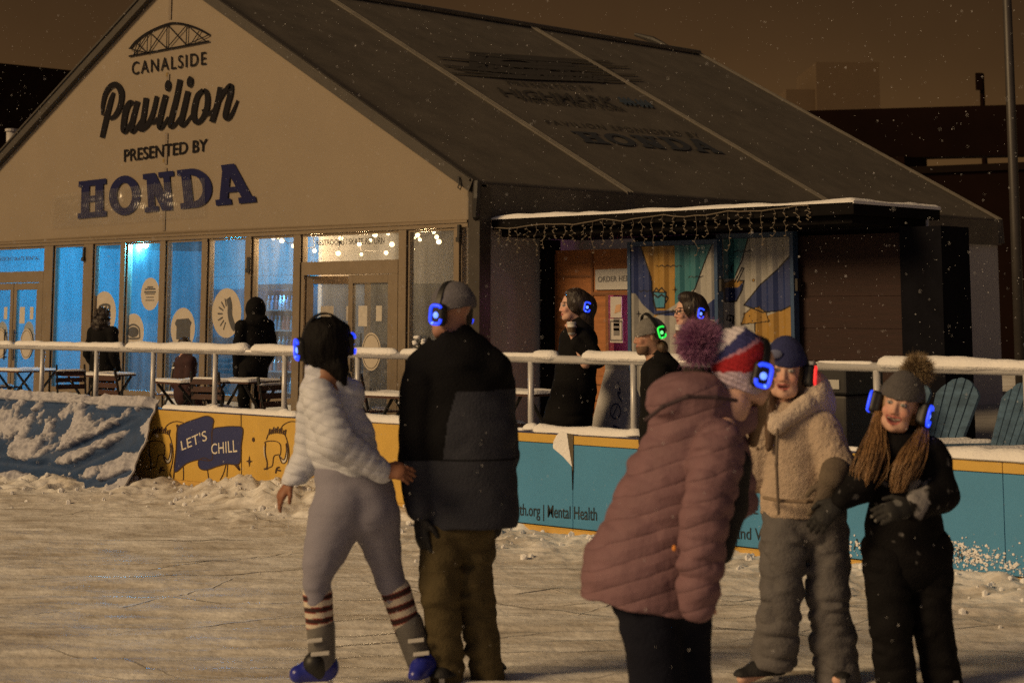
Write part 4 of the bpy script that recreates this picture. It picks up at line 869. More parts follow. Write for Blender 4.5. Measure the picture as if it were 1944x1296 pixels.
def bq(*a): return [onY(a[i], a[i+1], YBF-.004) for i in (0,2,4,6)]
INKT = M('dark teal print', (.012,.022,.03), .5, .1)
text_on('lettering', 'th.org | Mental Health', bq(986,985,1133,996,1133,963,986,955), INKT, t2, (0,0,0), 1., .004, org=o2)
text_on('lettering', 'on', bq(1396,945,1449,949,1449,903,1396,899), INKT, t2, (0,0,0), .95, .006, org=o2)
text_on('lettering', 'ICES', bq(1404,973,1452,977,1452,958,1404,954), INKT, t2, (0,0,0), 1.4, .004, org=o2)
text_on('lettering', 'and Vi', bq(1396,1022,1450,1026,1450,1003,1396,999), INKT, t2, (0,0,0), 1., .004, org=o2)
text_on('lettering', 'Ava', bq(1620,1043,1650,1046,1650,1024,1620,1021), INKT, t3, (0,0,0), 1., .004, org=o3)
text_on('lettering', '1892', bq(1806,1062,1858,1066,1858,1044,1806,1040), INKT, t3, (0,0,0), 1.1, .004, org=o3)
# torn corner with snow caught in it at the seam
b = MB(o2); f = lambda x, y: onY(x, y, YBF-.012)
pts = [(1050,838),(1056,826),(1064,818),(1076,822),(1080,850),(1085,880),(1086,886),(1068,866),(1049,850)]
b.prism(pts, f, (0,.011,0)); b.build('caught_snow', SNOWC, t2, False, .004)
b = MB(o2); b.prism([(1077,822),(1088,824),(1088,896),(1086,888),(1081,852)], lambda x, y: onY(x,y,YBF-.009), (0,.008,0)); b.build('torn_edge', M('torn board core', (.10,.08,.05), .8, .3), t2)
b = MB(o2); ribbon(b, [(1087,880),(1087,930)], [4,1], lambda x,y: onY(x,y,YBF-.005), (0,-.001,0), False); b.build('crack', INK, t2)
# rime stuck on the lower right boards
rg = np.random.default_rng(3); b = MB(o3)
for i in range(700):
    px = 1780+abs(rg.normal(0, 70)) if i < 300 else rg.uniform(1560, 1944); py = 1040+(px-1780)*.13+rg.normal(0, 9)+(18 if i >= 300 else 0)
    q = onY(px, py, YBF-.004); r = .002+abs(rg.normal(0, .005)); b.ball(q, (r*rg.uniform(.7,1.6), .005, r*rg.uniform(.6,1.2)), 3)
tag(b.build('stuck_snow', SNOWC, t3), kind='stuff')

# ================================================================== SNOWED BLUE TARP hung over the boards
nu, nv = 560, 190
xl, xr = bx_(-330), onY(288, 756, YBF-.05)[0]
U, V = np.meshgrid(np.linspace(0, 1, nu), np.linspace(0, 1, nv), indexing='ij')
xrv = xr+V*.30
Xx = xl+(xrv-xl)*U; Zz = .88*(1-V)-.0*U; Yy = YBF+.06-.10*np.clip(V*6, 0, 1)-.55*V**1.5
m_ = (xrv-Xx)                                             # metres from the free right edge
Pn = np.stack([Xx*1.2, Zz*1.2, 0*Xx], -1)
fold = np.zeros_like(Xx)
cen = [(lambda x: .76-.36*x, .055), (lambda x: np.maximum(.50-.34*x, .12+.02*x), .07), (lambda x: .22-.30*x, .04)]
blue = np.zeros_like(Xx)
for i, (c_, wd) in enumerate(cen):
    dd = (Zz-(c_(m_)+.03*fbm(np.stack([Xx*1.7, 0*Xx+i*7, 0*Xx], -1), 3, i)))/wd
    amp = (np.clip((1.9-m_)/.7, 0, 1), np.clip((5.5-m_)/2, .25, 1), np.clip(1.1-m_/.6, 0, 1))[i]; blue = np.maximum(blue, np.exp(-dd**2*1.3)*amp); fold += (np.exp(-((dd-1.3)**2)*.8)*.055*amp-np.exp(-dd**2)*.04*amp)*np.clip(m_/.6,.05,1)
lump = fbm(Pn*3.2, 5, 61, .6)
mask = lump*.55+.20-blue*1.15+.18*fbm(Pn*11, 3, 71)
mask -= .55*np.exp(-((Zz-.70)/.07)**2)*np.clip(fbm(Pn*2.2, 2, 81)+.15, 0, 1)
mask -= np.clip(.22-Zz, 0, .2)*1.2*np.clip((m_-.9), 0, 1)
mask = np.where(V < .09, .6, mask); mask = np.where(m_ < .05, mask+.5, mask)
sn = np.clip(mask*6+.5, 0, 1)
th = sn*(.03+.05*np.clip(mask, 0, 1)+.028*fbm(Pn*7, 4, 91, .6)+.012*fbm(Pn*26, 2, 95))
th = th*np.clip(m_/.12,.25,1); Yo = Yy-fold-th; Zo = Zz+th*.35+(V < .06)*.02*fbm(Pn*5, 3, 5)
cB1, cS = np.array((.014,.045,.125)), np.array((.42,.42,.47))
col = cB1+(cS-cB1)*sn[...,None]**1.5; col *= (1+.12*fbm(Pn*16, 3, 12))[...,None]
ot = np.array((-17.5, YBF-.2, 0.)); tp = tag(empty('snowed_tarp', ot), 'blue tarpaulin caked in clumps of snow hung over the left boards', 'tarp')
grid_mesh('tarp_sheet', np.stack([Xx, Yo, Zo], -1), M('tarp', vcol=True, rough=.7, var=.08, vs=20, bump=.35, bs=40), tp, col, org=ot)
b = MB(ot); e_ = np.stack([Xx, Yo, Zo], -1)[-1]; b.tube([q for q in e_[::6]], .012, 6); b.build('tarp_edge', M('tarp hem', (.45,.44,.46), .7, .2, 9), tp)
# ================================================================== PATIO FURNITURE
DWOOD = M('dark stained slats', (.060,.022,.016), .6, .3, 6, .15, 30, stretch=(1,1,5)); IRON = M('black iron', (.02,.02,.022), .5, .2, 8)
def chair_parts(t):
    for s in (-1, 1):
        b = MB(); x = s*.20; b.bar((x, .19, 0), (x, -.20, .46), .018, .03); b.bar((x*.92, -.20, 0), (x*.92, .16, .44), .018, .03); b.bar((x, .02, .26), (x, .24, .86), .018, .03) if False else None; b.bar((x*.92,.16,.44),(x*.92,.26,.88),.018,.03); b.build('side_frame', IRON, t)
    b = MB(); [b.box(-.21, .21, -.2+k*.075, -.2+k*.075+.058, .455, .475) for k in range(5)]; b.build('seat', DWOOD, t)
    b = MB(); [b.bar((-.2, .185+.018*k+.02, .60+k*.085), (.2, .185+.018*k+.02, .60+k*.085), .016, .06) for k in range(3)]; b.build('backrest', DWOOD, t)
    V = snow_log((0,0,0), (-.2,.225,.80), (.2,.225,.80), .02, 3, .3); grid_mesh('snow_cap', V, SNOWC, t)
    V = snow_log((0,0,0), (-.19,-.05,.478), (.19,-.05,.478), .07, 5, .05); V[...,2] = .478+(V[...,2]-.478)*.45; grid_mesh('seat_snow', V, SNOWC, t)
def table_parts(t):
    b = MB(); [b.box(-.36, .36, -.34+k*.085, -.34+k*.085+.075, .70, .722) for k in range(8)]; b.build('tabletop', DWOOD, t)
    for s in (-1, 1):
        b = MB(); b.bar((s*.3, -.3, 0), (s*.3, .3, .695), .02, .03); b.bar((s*.27, .3, 0), (s*.27, -.3, .695), .02, .03); b.build('leg', IRON, t)
    U, V = np.meshgrid(np.linspace(-.36,.36,30), np.linspace(-.34,.34,30), indexing='ij'); e_ = np.minimum(.36-abs(U), .34-abs(V))
    grid_mesh('snow_cap', np.stack([U, V, .724+.028*np.clip(e_/.03,0,1)**.5*(1+.4*fbm(np.stack([U*5,V*5,0*U],-1),2,3))], -1), SNOWC, t)
def put(kind, px, Y, rot, label, group, proto={}):
    x = onY(px, 720, Y)[0]
    if kind not in proto:
        t = empty(kind, (0,0,0)); {'folding_chair': chair_parts, 'folding_table': table_parts}[kind](t); proto[kind] = t
    else: t = copy_tree(proto[kind])
    t.location = (x, Y, .2); t.rotation_euler = (0, 0, R_(rot)); tag(t, label, 'chair' if 'chair' in kind else 'table', group)
CG, TG = 'folding chairs on the patio', 'folding tables on the patio'
put('folding_chair', 8, 14.6, 170, 'dark slatted folding chair at the left edge behind the rail', CG)
put('folding_table', 48, 14.6, 0, 'snowy folding table beside the leftmost folding chair', TG)
put('folding_chair', 145, 13.4, 75, 'dark folding chair turned sideways below the curly haired figure', CG)
put('folding_table', 188, 14.3, 10, 'snowy folding table in front of the curly haired figure', TG)
put('folding_chair', 232, 13.0, 184, 'dark red folding chair with its slatted back to the rail', CG)
put('folding_chair', 330, 14.9, 20, 'dark folding chair facing the rink under the loaf sticker window', CG)
put('folding_table', 362, 13.6, -8, 'snowy folding table under the loaf sticker window', TG)
put('folding_chair', 412, 13.1, 200, 'dark folding chair between two rail posts below the hooded figure', CG)
put('folding_table', 462, 14.2, 12, 'snowy folding table beside the hooded figure', TG)
put('folding_chair', 548, 12.4, 100, 'dark folding chair seen side on left of the white jacket', CG)
put('folding_chair', 715, 14.0, 160, 'dark folding chair in front of the right hand door', CG)
put('folding_table', 752, 12.9, 5, 'snowy folding table left of the black jacketed man', TG)
put('folding_chair', 962, 13.2, 190, 'dark folding chair right of the black jacketed man', CG)
put('folding_table', 1000, 14.2, 5, 'snowy folding table by the grey side wall', TG)
# blue fan-backed deck chairs
ABL = M('weathered blue boards', (.06,.112,.18), .6, .5, 5, .2, 25, stretch=(1,1,4))
def adirondack():
    t = empty('adirondack_chair')
    for k in range(5):
        a = (k-2)*.075; h = (.98,1.06,1.10,1.06,.98)[k]; b = MB(); top = lambda x: 1.02-.9*x*x*2.2; x0, x1, u0, u1 = (k-2.42)*.082, (k-1.58)*.082, (k-2.42)*.122, (k-1.58)*.122
        b.prism([(x0,0),(x1,0),(u1,.78*top(u1)),((u0+u1)/2,.78*top((u0+u1)/2)+.006),(u0,.78*top(u0))], lambda u, v: np.array((u, .12+.36*v, .30+.93*v)), (0,.02,-.008)); b.build('back_slat', ABL, t)
    b = MB(); [b.bar((-.27, -.40+k*.105, .36-k*.035), (.27, -.40+k*.105, .36-k*.035), .09, .022) for k in range(5)]; b.build('seat', ABL, t)
    for s in (-1, 1):
        b = MB(); b.box(s*.30-.01-.06, s*.30+.01+.06, -.46, .34, .555, .58); b.build('armrest', ABL, t, bevel=.008)
        b = MB(); b.box(s*.295-.02, s*.295+.02, -.42, -.31, 0, .553); b.build('leg', ABL, t)
        b = MB(); b.bar((s*.25, -.40, .30), (s*.25, .45, .03), .03, .11); b.build('rear_leg', ABL, t)
        V = snow_log((0,0,0), (s*.30, -.42, .583), (s*.30, .3, .583), .05, 4+s, .1); V[...,2] = .582+np.maximum(V[...,2]-.582, 0)*.5; grid_mesh('arm_snow', V, SNOWC, t)
    b = MB(); b.bar((-.3,.30,.52),(.3,.30,.52),.04,.06); b.build('back_brace', ABL, t)
    V = snow_log((0,0,0), (-.2,-.15,.34), (.2,-.15,.34), .16, 9, .1); V[...,2] = .30+np.maximum(V[...,2]-.34, 0)*.55; grid_mesh('seat_snow', V, SNOWC, t)
    return t
a0 = adirondack()
for i, (px, Y, r, lab) in enumerate(((1742,12.7,-26,'blue slatted deck chair right behind the furry pompom beanie'),(1852,12.3,-34,'blue slatted deck chair nearest the right edge of the view'),(1655,12.9,-20,'blue slatted deck chair mostly hidden behind the girl in black'))):
    t = a0 if i == 0 else copy_tree(a0); t.location = (onY(px, 760, Y)[0], Y, .2); t.rotation_euler = (0,0,R_(r)); tag(t, lab, 'deck chair', 'blue deck chairs on the patio')
# bin
x = onY(1590, 760, 12.3)[0]; bo = np.array((x, 12.3, .2)); bn = tag(empty('litter_bin', bo), 'dark square litter bin with pale labels behind the beige jacket', 'bin')
b = MB(bo); b.box(x-.24, x+.24, 12.06, 12.54, .2, 1.12); b.build('body', M('dark bin', (.045,.042,.042), .6, .2, 6), bn, bevel=.02)
b = MB(bo); b.box(x-.26, x+.26, 12.04, 12.56, 1.125, 1.33); b.build('hood', M('black bin hood', (.02,.02,.022), .5, .2, 6), bn, bevel=.02)
b = MB(bo); 
for dx in (-.12, .12): b.box(x+dx-.08, x+dx+.08, 12.03, 12.038, 1.17, 1.24)
b.build('label_plate', M('pale label', (.45,.44,.42), .6, .1), bn)
b = MB(bo); ribbon(b, [(-.16,1.31),(-.16,1.27),(-.13,1.255),(-.10,1.27),(-.10,1.31)], .016, lambda u, v: np.array((x+u, 12.035, v)), (0,-.001,0)); b.build('label_mark', M('pale label', (.45,.44,.42)), bn)
# sandwich board with doodles
q = [onY(px, py, 12.0) for px, py in ((1098,836),(1186,842),(1150,688),(1112,686))]; ao = np.array((q[0][0], 12.0, .2)); af = tag(empty('sandwich_board', ao), 'white sandwich board with doodles beside the woman in the long dark coat', 'sandwich board')
b = MB(ao); q = [np.array((p[0], p[1]+(.25*(p[2]-.2) if True else 0), max(p[2], .2))) for p in q]; b.add(q+[p+np.array((0,.02,0)) for p in q], [(0,1,2,3),(7,6,5,4),(0,4,5,1),(1,5,6,2),(2,6,7,3),(3,7,4,0)]); b.build('front_board', M('white board', (.50,.49,.50), .6, .12, 6), af)
b = MB(ao); q2 = [np.array((p[0], 12.0+.5-.25*(p[2]-.2)+.03, p[2])) for p in q]; b.add(q2+[p+np.array((0,.02,0)) for p in q2], [(0,1,2,3),(7,6,5,4),(0,4,5,1),(1,5,6,2),(2,6,7,3),(3,7,4,0)]); b.build('back_board', _M['white board'], af)
b = MB(ao); f = bil([p+np.array((0,-.004,-.0)) for p in q]); 
ribbon(b, circ(.58,.38,.14,.09,16), .02, f, (0,-.001,0), True, True); ribbon(b, [(.5,.3),(.62,.44)], .02, f, (0,-.0012,0), False); ribbon(b, [(.6,.75),(.7,.62),(.62,.6),(.75,.5)], .03, f, (0,-.0014,0)); ribbon(b, [(.55,.2),(.7,.16),(.8,.08),(.7,.05)], .03, f, (0,-.0016,0)); b.build('doodle', M('blue doodle ink', (.04,.06,.14), .6), af)
# little snowy conifer in a pot
def conifer(px, Y, h, label):
    x = onY(px, 720, Y)[0]; o_ = np.array((x, Y, .2)); t = tag(empty('potted_conifer', o_), label, 'potted plant'); rg = random.Random(3)
    b = MB(o_); b.tube([(x,Y,.2),(x,Y,.5)], [.14,.18], 12); b.build('pot', M('dark pot', (.03,.025,.022), .6), t)
    b = MB(o_); b.tube([(x,Y,.45),(x,Y,.2+h*.95)], [.02,.006], 6); b.build('trunk', DWOOD, t)
    b = MB(o_); s = MB(o_)
    for i in range(900):
        v = rg.random(); z = .5+v*(h-.32); rr = (1-v)*.24*math.sqrt(rg.random())+.01; a = rg.random()*6.28; c = np.array((x+rr*math.cos(a), Y+rr*math.sin(a), z-.1*rr)); d = np.array((math.cos(a)*.05, math.sin(a)*.05, rg.uniform(-.03,.01))); n = np.array((-math.sin(a), math.cos(a), 0))*.006
        b.add([c-n, c+n, c+d], [(0,1,2)])
        if i % 9 == 0: s.ball(c+d*.6+np.array((0,0,.012)), (.03,.03,.018), 4)
    b.build('foliage', M('dark needles', (.035,.045,.025), .8, .4, 20), t); s.build('snow_tufts', SNOWC, t, True)
conifer(797, 12.0, 1.35, 'small snowy potted conifer left of the black jacketed man')
# ================================================================== IMPLICIT-SURFACE TOOLS for people
def surf(fn, lo, hi, vx):
    lo = np.asarray(lo, float); hi = np.asarray(hi, float); n = np.maximum(np.ceil((hi-lo)/vx).astype(int)+1, 4); n = ((n+3)//4)*4+1
    cs = 4; nc = (n-1)//cs+1
    ax = [lo[i]+np.arange(nc[i])*vx*cs for i in range(3)]
    Dc = fn(np.stack(np.meshgrid(*ax, indexing='ij'), -1).reshape(-1,3)).reshape(nc)
    D = np.where(np.repeat(np.repeat(np.repeat(Dc, cs, 0), cs, 1), cs, 2)[:n[0],:n[1],:n[2]] < 0, -1., 1.)
    near = np.abs(Dc) < vx*cs*2.0
    m = np.zeros(n, bool); I = np.argwhere(near)
    for i, j, k in I:
        a = np.maximum(np.array((i, j, k))*cs-3, 0); c = np.array((i, j, k))*cs+4
        m[a[0]:c[0], a[1]:c[1], a[2]:c[2]] = True
    ids = np.argwhere(m)
    for s in range(0, len(ids), 300000):
        q = ids[s:s+300000]; D[q[:,0],q[:,1],q[:,2]] = fn(lo+q*vx)
    # surface nets
    S = D < 0; c = np.zeros(n-1, int)
    for a in (0,1):
        for b_ in (0,1):
            for d in (0,1): c += S[a:n[0]-1+a, b_:n[1]-1+b_, d:n[2]-1+d]
    act = (c > 0) & (c < 8); ai = np.argwhere(act); vid = -np.ones(n-1, int); vid[act] = np.arange(len(ai))
    acc = np.zeros((len(ai), 3)); cnt = np.zeros(len(ai))
    cor = [(a, b_, d) for a in (0,1) for b_ in (0,1) for d in (0,1)]
    for p in cor:
        for ax_ in range(3):
            if p[ax_] == 0:
                q = list(p); q[ax_] = 1
                d0 = D[ai[:,0]+p[0], ai[:,1]+p[1], ai[:,2]+p[2]]; d1 = D[ai[:,0]+q[0], ai[:,1]+q[1], ai[:,2]+q[2]]
                x = (d0 < 0) != (d1 < 0); t = np.where(x, d0/(d0-d1+1e-12), 0)
                v = np.array(p, float)[None]+np.zeros((len(ai), 3)); v[:,ax_] += t
                acc[x] += v[x]; cnt += x
    V = lo+(ai+acc/np.maximum(cnt, 1)[:,None])*vx
    F = []
    for ax_ in range(3):
        u, w_ = (ax_+1) % 3, (ax_+2) % 3
        sl0 = [slice(None)]*3; sl1 = [slice(None)]*3; sl0[ax_] = slice(0, n[ax_]-1); sl1[ax_] = slice(1, n[ax_])
        ch = S[tuple(sl0)] != S[tuple(sl1)]; e = np.argwhere(ch)
        e = e[(e[:,u] > 0) & (e[:,w_] > 0) & (e[:,u] < n[u]-1) & (e[:,w_] < n[w_]-1)]
        if not len(e): continue
        def g(du, dw): q = e.copy(); q[:,u] -= du; q[:,w_] -= dw; return vid[q[:,0], q[:,1], q[:,2]]
        f = np.stack([g(1,1), g(0,1), g(0,0), g(1,0)], 1)
        ins = S[e[:,0], e[:,1], e[:,2]]; f[~ins] = f[~ins][:, ::-1]
        F.append(f[(f >= 0).all(1)])
    F = np.concatenate(F)
    # relax once
    for _ in range(2):
        s = np.zeros_like(V); k = np.zeros(len(V))
        for i in range(4): np.add.at(s, F[:,i], V[F[:,(i+1) % 4]]); np.add.at(k, F[:,i], 1)
        V = V*.5+.5*s/np.maximum(k, 1)[:,None]
    return V, F
def smin(a, b, k): h = np.clip(.5+.5*(b-a)/k, 0, 1); return b+(a-b)*h-k*h*(1-h)
def smax(a, b, k): return -smin(-a, -b, k)
def cone(P, a, b, ra, rb, sq=1., sqax=(0,1,0), quilt=0, qd=.0, qo=0.):
    a = np.asarray(a); b = np.asarray(b); d = b-a; L2 = d@d+1e-12; t = np.clip(((P-a)@d)/L2, 0, 1); q = P-a-t[:,None]*d
    if sq != 1.: s = np.asarray(sqax, float); q = q+np.outer(q@s, s)*(sq-1)
    r = ra+t*(rb-ra)
    if quilt: r = r-qd*(1-np.abs(np.sin(np.pi*(t*math.sqrt(L2)+qo)/quilt))**.6)
    return np.sqrt((q*q).sum(1))-r
def ell(P, c, r, Rm=None):
    q = P-np.asarray(c)
    if Rm is not None: q = q@Rm
    r = np.asarray(r, float); k0 = np.sqrt(((q/r)**2).sum(1)); k1 = np.sqrt(((q/r**2)**2).sum(1))+1e-9
    return k0*(k0-1)/k1
def rbox(P, c, h, r, Rm=None):
    q = P-np.asarray(c)
    if Rm is not None: q = q@Rm
    q = np.abs(q)-np.asarray(h)+r; return np.sqrt((np.maximum(q, 0)**2).sum(1))+np.minimum(q.max(1), 0)-r
def wrinkle(P, f=22., s=0):
    return fbm(P*np.array((1,1,.8))*f*.35, 3, s)
class Fig:
    """a person: joints are surveyed on a plane D metres off, with a depth offset dd each (metres, + is away)"""
    def __init__(s, px, D, gz, label, cat='person', group=None):
        s.D = D; p = onD(px, 900, D); s.base = np.array((p[0], p[1], gz)); s.Rm = rz(YAW)
        s.k = np.linalg.norm(onD(px+100, 800, D)-onD(px, 800, D))/100
        s.root = tag(empty('person', s.base, YAW), label, cat, group); s.cl = {}
    def j(s, x, y, dd=0.): return s.Rm.T @ (onD(x, y, s.D+dd)-s.base)
    def mesh(s, name, prims, mat, vx=.008, k=.03, mod=None, col=None, parent=None):
        """prims: list of ('+'/'-', fn or (a,b,ra,rb,opts)), blended smoothly"""
        fs = []; lo, hi = np.full(3, 9.), np.full(3, -9.)
        for p in prims:
            op = '+'; kk = k
            if p[0] in ('+','-'): op = p[0]; p = p[1:]
            if p[0] == 'c':
                a, b, ra, rb = p[1:5]; o = p[5] if len(p) > 5 else {}; kk = o.get('k', k); o = {q: v for q, v in o.items() if q != 'k'}
                fs.append((op, lambda P, a=a, b=b, ra=ra, rb=rb, o=o: cone(P, a, b, ra, rb, **o), kk)); r = max(ra, rb)
                if op == '+': lo = np.minimum(lo, np.minimum(a, b)-r); hi = np.maximum(hi, np.maximum(a, b)+r)
            elif p[0] == 'e':
                c, r = p[1:3]; Rm = p[3] if len(p) > 3 else None; kk = p[4] if len(p) > 4 else k
                fs.append((op, lambda P, c=c, r=r, Rm=Rm: ell(P, c, r, Rm), kk)); m = max(r)
                if op == '+': lo = np.minimum(lo, np.asarray(c)-m); hi = np.maximum(hi, np.asarray(c)+m)
            elif p[0] == 'f':
                fs.append((op, p[1], p[2] if len(p) > 2 else k))
                if len(p) > 3: lo = np.minimum(lo, p[3]); hi = np.maximum(hi, p[4])
        def fn(P):
            d = None
            for op, f, kk in fs:
                v = f(P)
                if d is None: d = v
                elif op == '+': d = smin(d, v, kk)
                else: d = smax(d, -v, kk)
            return mod(P, d) if mod else d
        V, F = surf(fn, lo-.04, hi+.04, vx)
        return arr_mesh(name, V, F, mat, parent or s.root, None if col is None else col(V), True)
def frame(yaw=0, pitch=0, roll=0):
    """head frame in the figure's axes: columns = person's left, back, up; yaw 0 faces the camera, -90 faces image left, pitch + looks down"""
    return rz(R_(yaw)) @ rx(R_(pitch)) @ ry(R_(roll))
SKIN = M('skin', vcol=True, rough=.55, var=.06, vs=30, spec=.4)
def head_sdf(c, Rm, s=1., smile=0.):
    def f(P):
        q = (P-c)@Rm/s
        d = ell(q, (0,.014,.036), (.073,.093,.083)); d = smin(d, ell(q, (0,-.022,-.03), (.059,.070,.085)), .03)
        d = smin(d, cone(q, (-.03,-.05,-.082), (.03,-.05,-.082), .03, .03), .03); d = smin(d, ell(q, (0,-.075,-.098), (.022,.018,.018)), .02)
        for sg in (-1, 1):
            d = smin(d, ell(q, (sg*.036,-.070,-.028-.0*smile), (.024,.021,.022)), .02)
            d = smax(d, -ell(q, (sg*.031,-.101,.010), (.017,.011,.010)), .012)
            d = smin(d, ell(q, (sg*.031,-.083,.010), (.0125,.0115,.0095)), .003)
            d = smin(d, ell(q, (sg*.076,.012,.0), (.010,.020,.032), rz(sg*.4)), .008)
        d = smin(d, cone(q, (0,-.088,.014), (0,-.106,-.026), .0075, .0108), .012); d = smin(d, cone(q, (-.013,-.097,-.031), (.013,-.097,-.031), .0075, .0075), .008)
        d = smin(d, cone(q, (-.035,-.080,.028), (.035,-.080,.028), .009, .009), .012)
        w_ = .021+.013*smile
        for u, r in ((-.056+.004*smile,.0062),(-.069-.008*smile,.0075)):
            d = smin(d, cone(q, (-w_,-.078,u+.006*smile), (0,-.0925,u-.004*smile), .003, r), .006); d = smin(d, cone(q, (w_,-.078,u+.006*smile), (0,-.0925,u-.004*smile), .003, r), .006)
        if smile: d = smax(d, -ell(q, (0,-.092,-.064-.003*smile), (.021+.009*smile,.018,.0035+.010*smile)), .004)
        d = smin(d, cone(q, (0,.022,-.06), (0,.034,-.17), .048, .054), .03)
        return d*s
    return f
def head_col(c, Rm, s=1., skin=(.45,.27,.20), brow=(.10,.06,.04), lip=(.38,.12,.11), smile=0., iris=(.05,.06,.07), cheek=.5):
    def f(V):
        q = (V-c)@Rm/s; n = len(q); col = np.tile(np.array(skin), (n, 1))
        x, y, z = np.abs(q[:,0]), q[:,1], q[:,2]; fr = y < -.03
        w_ = np.exp(-(((x-.04)/.022)**2+((z+.028)/.022)**2))*fr*cheek; col = col*(1-w_[:,None])+np.array((skin[0]*.98, skin[1]*.55, skin[2]*.55))*w_[:,None]
        w_ = np.exp(-((x/.018)**2+((z+.028)/.02)**2))*fr*.35; col = col*(1-w_[:,None])+np.array((skin[0]*.95, skin[1]*.62, skin[2]*.6))*w_[:,None]
        b = (np.abs(z-.032-.006*np.sin(np.clip((x-.012)/.04, 0, 1)*3.1)) < .0045) & (x > .013) & (x < .05) & fr; col[b] = brow
        e = ((x-.031)/.0148)**2+((z-.010)/.0078)**2; col[(e < 1.25) & fr] = (.07,.035,.03); col[(e < .8) & fr] = (.5,.48,.46); col[(np.hypot(x-.031, z-.010) < .0058) & fr] = iris
        wm = .024+.014*smile; zc = -.0625-.002*smile+.012*smile*(x/wm)**2; h = (.011+.010*smile)*np.sqrt(np.clip(1-(x/wm)**2, 0, 1))
        col[(np.abs(z-zc) < h) & (x < wm) & (y < -.06)] = lip
        hm = (.0012+.0090*smile)*np.sqrt(np.clip(1-(x/(wm*.86))**2, 0, 1)); i = (np.abs(z-zc) < hm) & (x < wm) & (y < -.055); col[i] = (.08,.02,.02)
        if smile > .3: col[i & (z > zc+.0015)] = (.46,.42,.37)
        return col
    return f
def hand_prims(w, d, nrm, thumb, s=1., curl=.5, spread=.0):
    """w wrist, d pointing direction, nrm back-of-hand normal, thumb side vector; five fingers"""
    w = np.asarray(w, float); d = np.asarray(d, float)/np.linalg.norm(d); nrm = np.asarray(nrm, float); nrm = nrm-d*(nrm@d); nrm /= np.linalg.norm(nrm); sd = np.cross(nrm, d); sd *= np.sign(sd@np.asarray(thumb, float)) or 1
    o = [('c', w, w+d*.045*s, .026*s, .034*s, dict(sq=1.6, sqax=nrm)), ('c', w+d*.045*s, w+d*.085*s, .036*s, .037*s, dict(sq=1.8, sqax=nrm))]
    for i, (off, L_) in enumerate(((.028,.074),(.009,.083),(-.010,.076),(-.028,.060))):
        p = w+d*.088*s+sd*off*s; ang = .25*curl
        for k, fr in enumerate((.45,.31,.24)):
            ang += curl*(.55+.08*i)*(1 if k else .6); dr = d*math.cos(ang)-nrm*math.sin(ang)+sd*(off*spread*8); dr /= np.linalg.norm(dr); q = p+dr*L_*fr*s
            o.append(('c', p, q, (.0098-.0009*k)*s, (.0092-.0009*k)*s, dict(k=.006))); p = q
    p = w+d*.03*s+sd*.028*s; dr = d*.75+sd*.6-nrm*.35; dr /= np.linalg.norm(dr); q = p+dr*.042*s; o.append(('c', p, q, .0125*s, .0108*s, dict(k=.012)))
    dr = d*.9+sd*.15-nrm*(.35+.3*curl); dr /= np.linalg.norm(dr); o.append(('c', q, q+dr*.032*s, .0105*s, .0088*s, dict(k=.006)))
    return o
def body(F, J, head, skin, s=1., hands=(), smile=0., hcol=None):
    """the continuous skin: torso, limbs, neck and head, at fine pitch round the head and hands"""
    c, Rm = head; P = []
    def L(a, b, r0, r1, **k): P.append(('c', J[a], J[b], r0*s, r1*s, k))
    P.append(('f', head_sdf(c, Rm, s, smile), .02, c-.2, c+.2))
    nb = c+Rm@np.array((0,.034,-.17))*s
    P.append(('c', nb, J['chest'], .055*s, .10*s, dict(k=.06)))
    L('chest','pelvis',.115,.12, sq=1.25)
    for q in 'LR':
        if 'sh'+q in J:
            P.append(('c', nb*.3+J['sh'+q]*.7, J['sh'+q], .05*s, .048*s, {})); L('sh'+q,'el'+q,.046,.037); L('el'+q,'wr'+q,.037,.026)
        if 'kn'+q in J: L('hip'+q,'kn'+q,.078,.05); L('kn'+q,'an'+q,.05,.036); L('an'+q,'to'+q,.036,.03)
    V, Fc = _collect(P, .011)
    # head and hands again, fine, same mesh
    Vh, Fh = surf(head_sdf(c, Rm, s, smile), c-.21*s, c+.21*s, .0042)
    Vs, Fs, cols = [V, Vh], [Fc, Fh+len(V)], [np.tile(skin, (len(V), 1)), (hcol or head_col(c, Rm, s, skin, smile=smile))(Vh)]
    n = len(V)+len(Vh)
    keep = np.linalg.norm((V-c), axis=1) > .13*s; fk = keep[Fc].all(1); Fs[0] = Fc[fk]
    for h in hands:
        hv, hf = _collect(hand_prims(*h[0], **h[1]), .0036, .008); Vs.append(hv); Fs.append(hf+n); n += len(hv); cc = np.tile(skin, (len(hv), 1)); cols.append(cc*np.array((1,.93,.9)))
    return arr_mesh('body', np.concatenate(Vs), np.concatenate(Fs), SKIN, F.root, np.concatenate(cols), True)
def _collect(prims, vx, k=.03):
    t = Fig.__new__(Fig); box = {}
    fs = []; lo, hi = np.full(3, 9.), np.full(3, -9.)
    for p in prims:
        if p[0] == 'c':
            a, b, ra, rb = p[1:5]; o = dict(p[5]) if len(p) > 5 else {}; kk = o.pop('k', k); fs.append((lambda P, a=a, b=b, ra=ra, rb=rb, o=o: cone(P, a, b, ra, rb, **o), kk)); r = max(ra, rb)
            lo = np.minimum(lo, np.minimum(a, b)-r); hi = np.maximum(hi, np.maximum(a, b)+r)
        else: fs.append((p[1], p[2])); lo = np.minimum(lo, p[3]); hi = np.maximum(hi, p[4])
    def fn(P):
        d = None
        for f, kk in fs: d = f(P) if d is None else smin(d, f(P), kk)
        return d
    return surf(fn, lo-.03, hi+.03, vx)
